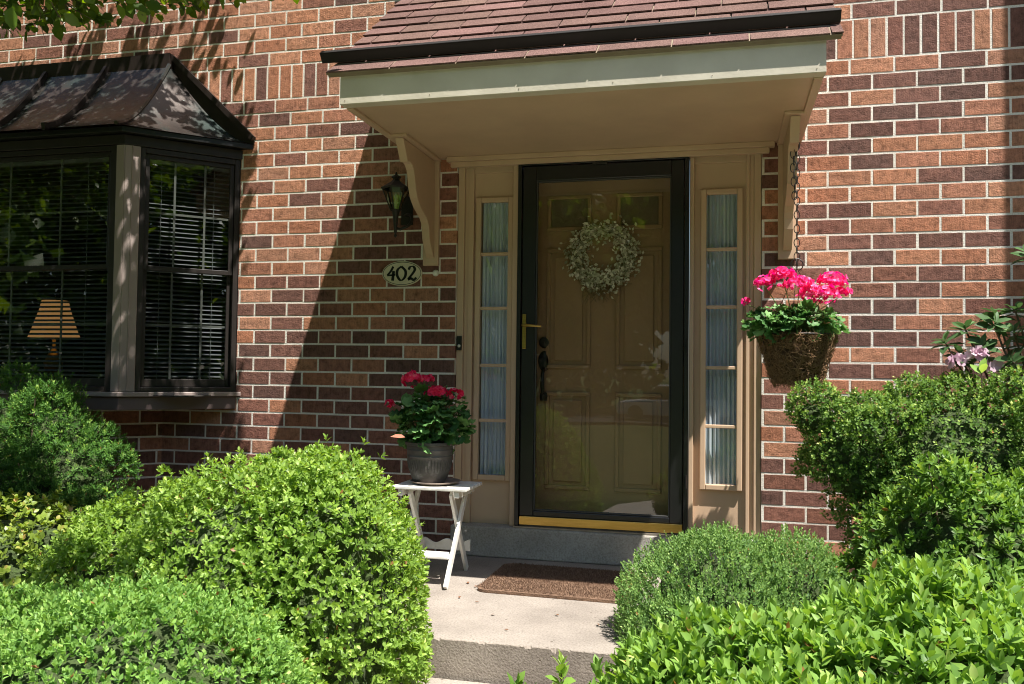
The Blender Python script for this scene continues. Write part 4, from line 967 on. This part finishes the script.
for k in range(90):
    a0 = random.uniform(0,2*PI); r0 = .148+random.gauss(0,.02); pts = []
    for i in range(6): aa = a0+i*.12; r1 = r0+.012*i*random.uniform(.3,1.0)*(1 if k % 2 else -.4); pts.append((WC[0]+r1*math.cos(aa), .108-random.uniform(0,.02), WC[2]+r1*math.sin(aa)))
    tw.tube(pts, .0014, 4, cap=False)
for k in range(26):
    x0 = WC[0]+random.uniform(-.07,.07); tw.tube([(x0,.10,WC[2]-.15),(x0+random.uniform(-.03,.03),.095,WC[2]-.2),(x0+random.uniform(-.06,.06),.09,WC[2]-random.uniform(.22,.27))], .0012, 4, cap=False)
tw.build('twigs', simple('wreath_twig', (.22,.16,.09), (.12,.09,.05), 30, .8), wrt)

# ------------------------------------------------------------------ overhanging tree at the upper left
TL = leafmat('tree_leaf', (.035,.085,.012), (.11,.20,.025), (.22,.34,.05), .38, .45)
tree = thing('shade_tree', (-4.6,-2.2,-.3), 'leafy tree whose lowest branch hangs over the bay window roof at the upper left', 'tree')
def shade_hits(p, y): t = (y-p[1])/.62; return p[0]-.93*t, p[2]-2.42*t
def okleaf(p):
    x, y, z = p
    if z < 3.20+.48*y + max(0, (x-.2))*.06: return False      # the crown's underside rises towards the wall
    xw, zw = shade_hits(p, 0)
    if zw > 2.93 and (xw > .12+.15*(zw-2.93) or xw < -1.05): return False
    if zw <= 2.93 and zw > .1 and xw > .30: return False
    xr, zr_ = shade_hits(p, -.35)
    if 2.45 < zr_ < 2.9 and xr < -1.12: return False
    if 2.25 < zr_ < 2.95 and xr > -.06: return False
    xs_, zs_ = shade_hits(p, -.9)
    if 1.2 < zs_ < 3.7 and xs_ > 1.1: return False
    xs_, zs_ = shade_hits(p, -.4)
    if 1.2 < zs_ < 3.7 and xs_ > 1.1: return False
    xs_, zs_ = shade_hits(p, -1.0)
    if -.2 < zs_ < 1.1 and xs_ > -.50 - .4*(.7-zs_): return False
    xs_, zs_ = shade_hits(p, -1.8)
    if -.4 < zs_ < .9 and xs_ > -.3: return False
    return True
Pt = []; tws = []
boughs = []
for k in range(4200):
    c = np.array([rng.uniform(-4.2,1.9), rng.uniform(-3.0,-.35), rng.uniform(2.5,4.7)])
    d = np.array([rng.uniform(-.3,1), rng.uniform(-.6,.6), rng.uniform(-.55,.1)]); d /= np.linalg.norm(d); L = rng.uniform(.25,.55); keep = 0
    for i in range(13):
        p_ = c + d*L*i/12 + rng.normal(size=3)*.022 + np.array([0,0,-.10*(i/12)**2])
        if okleaf(p_): Pt.append((p_, d)); keep += 1
    if keep > 7 and okleaf(c) and okleaf(c+d*L): tws.append((c, c+d*L+np.array([0,0,-.1])))
Pa = np.array([p for p, d in Pt]); Da = np.array([d for p, d in Pt]); n = len(Pa)
leaf_mesh('crown', LEAF8, Pa, Da+rng.normal(size=(n,3))*.7+np.array([0,0,-.4]), np.tile([0,0,1.],(n,1))+rng.normal(size=(n,3))*.5, rng.uniform(.045,.075,n), np.full(n,.95), rng.random(n)*.95, TL, tree)
tm = MB()
for (a0, b0) in tws: tm.tube([a0, (np.array(a0)+b0)/2+np.array([0,0,.015]), b0], [.004,.003,.0015], 4, cap=False)
tm.tube([(-4.6,-2.2,-.4),(-4.55,-2.15,1.0),(-4.5,-2.2,2.4),(-4.3,-2.2,3.6),(-4.0,-2.1,5.2)], [.13,.11,.10,.08,.05], 12)
for e_ in ((.3,-1.6,3.55),(.9,-1.2,4.1),(-.6,-1.0,3.7),(-1.2,-2.6,3.9),(1.4,-2.2,3.9)):
    tm.tube([(-4.4,-2.2,2.9),(-2.6,-2.0,3.8),tuple((np.array((-2.6,-2.0,3.8))+np.array(e_))/2+np.array([0,0,.12])),e_], [.06,.04,.022,.010], 7)
tm.build('trunk', BARK, tree)

# ------------------------------------------------------------------ what the glass mirrors: trees, a parked car across the lawn
def back_tree(x, y, h, r, sd, label):
    g = -1.0; t = thing('lawn_tree', (x,y,g), label, 'tree', 'trees across the lawn')
    n_ = 8000; rg = np.random.default_rng(sd); d = nrm(rg.normal(size=(n_,3))); lob = 1+.28*np.sin(d[:,0]*5+sd)+.22*np.cos(d[:,2]*6+sd*2)
    Pb = np.array([x,y,g+h*.52])+d*np.array([r,r*.9,h*.52])*(rg.uniform(.45,1,n_)*lob)[:,None]
    leaf_mesh('crown', KITE, Pb, rg.normal(size=(n_,3)), rg.normal(size=(n_,3))+d, rg.uniform(.4,1.0,n_), np.full(n_,1.1), rg.random(n_)*.95, TL, t)
    MB().tube([(x,y,g),(x+.1,y,g+h*.3),(x,y,g+h*.6)], [.22,.17,.08], 10).build('trunk', BARK, t)
side_ = ['at the far left','left of the parked car','behind the parked car','right of the parked car','at the far right']
k = 0
for (x, y, h, r) in [(-34,-20,13,6),(-26,-30,15,6.5),(-21,-14,11,4.5),(-19,-36,15,7),(-11,-38,15,6.5),(-4.5,-41,16,6.5),(2.5,-40,15,6),(9,-38,16,6.5),(16,-35,15,6.5),(22,-28,14,6),(24,-19,13,5.5),(23,-10,12,5),(19,-5,9,3.6),(29,-3,12,5),(-8,-17,9,3.6),(30,-34,15,7)]:
    back_tree(x, y, h, r, k+1, ('leafy tree number' if False else 'tall leafy tree in the wood edge beyond the lawn')); k += 1
car = thing('parked_car', (1.2,-30,-.94), 'white car parked on the road beyond the lawn, mirrored in the storm door', 'car')
CX, CY, CZ = 1.2, -30, -.94
bodyp = [(-2.15,.25),(-2.2,.55),(-2.05,.78),(-1.2,.88),(.9,.92),(2.0,.85),(2.2,.6),(2.15,.25)]; cabp = [(-1.25,.89),(-.6,1.36),(.7,1.42),(1.5,1.2),(1.8,.9)]
MB().prism(bodyp, lambda a,b,d: (CX+a,CY+d,CZ+b), -.88,.88).build('body', simple('white_car_paint', (.78,.78,.78), (.74,.74,.74), 3, .2, spec=.6), car, bevel=.06)
MB().prism(cabp, lambda a,b,d: (CX+a,CY+d,CZ+b), -.74,.74).build('cabin', DARKG, car, bevel=.05)
MB().box((CX-.55,CY-.7,CZ+1.37),(CX+.75,CY+.7,CZ+1.44)).build('roof', bpy.data.materials['white_car_paint'], car, bevel=.03)
for sx in (-1.4,1.4):
    for sy in (-.8,.8):
        wm = MB().lathe((0,0,0), [(0,-.1),(.2,-.1),(.32,-.09),(.33,0),(.32,.09),(.2,.1),(0,.1)], 20); wm.v = [(CX+sx+x, CY+sy+z, CZ+.33+y) for x,y,z in wm.v]; wm.build('wheel', IRON, car, smooth=True)
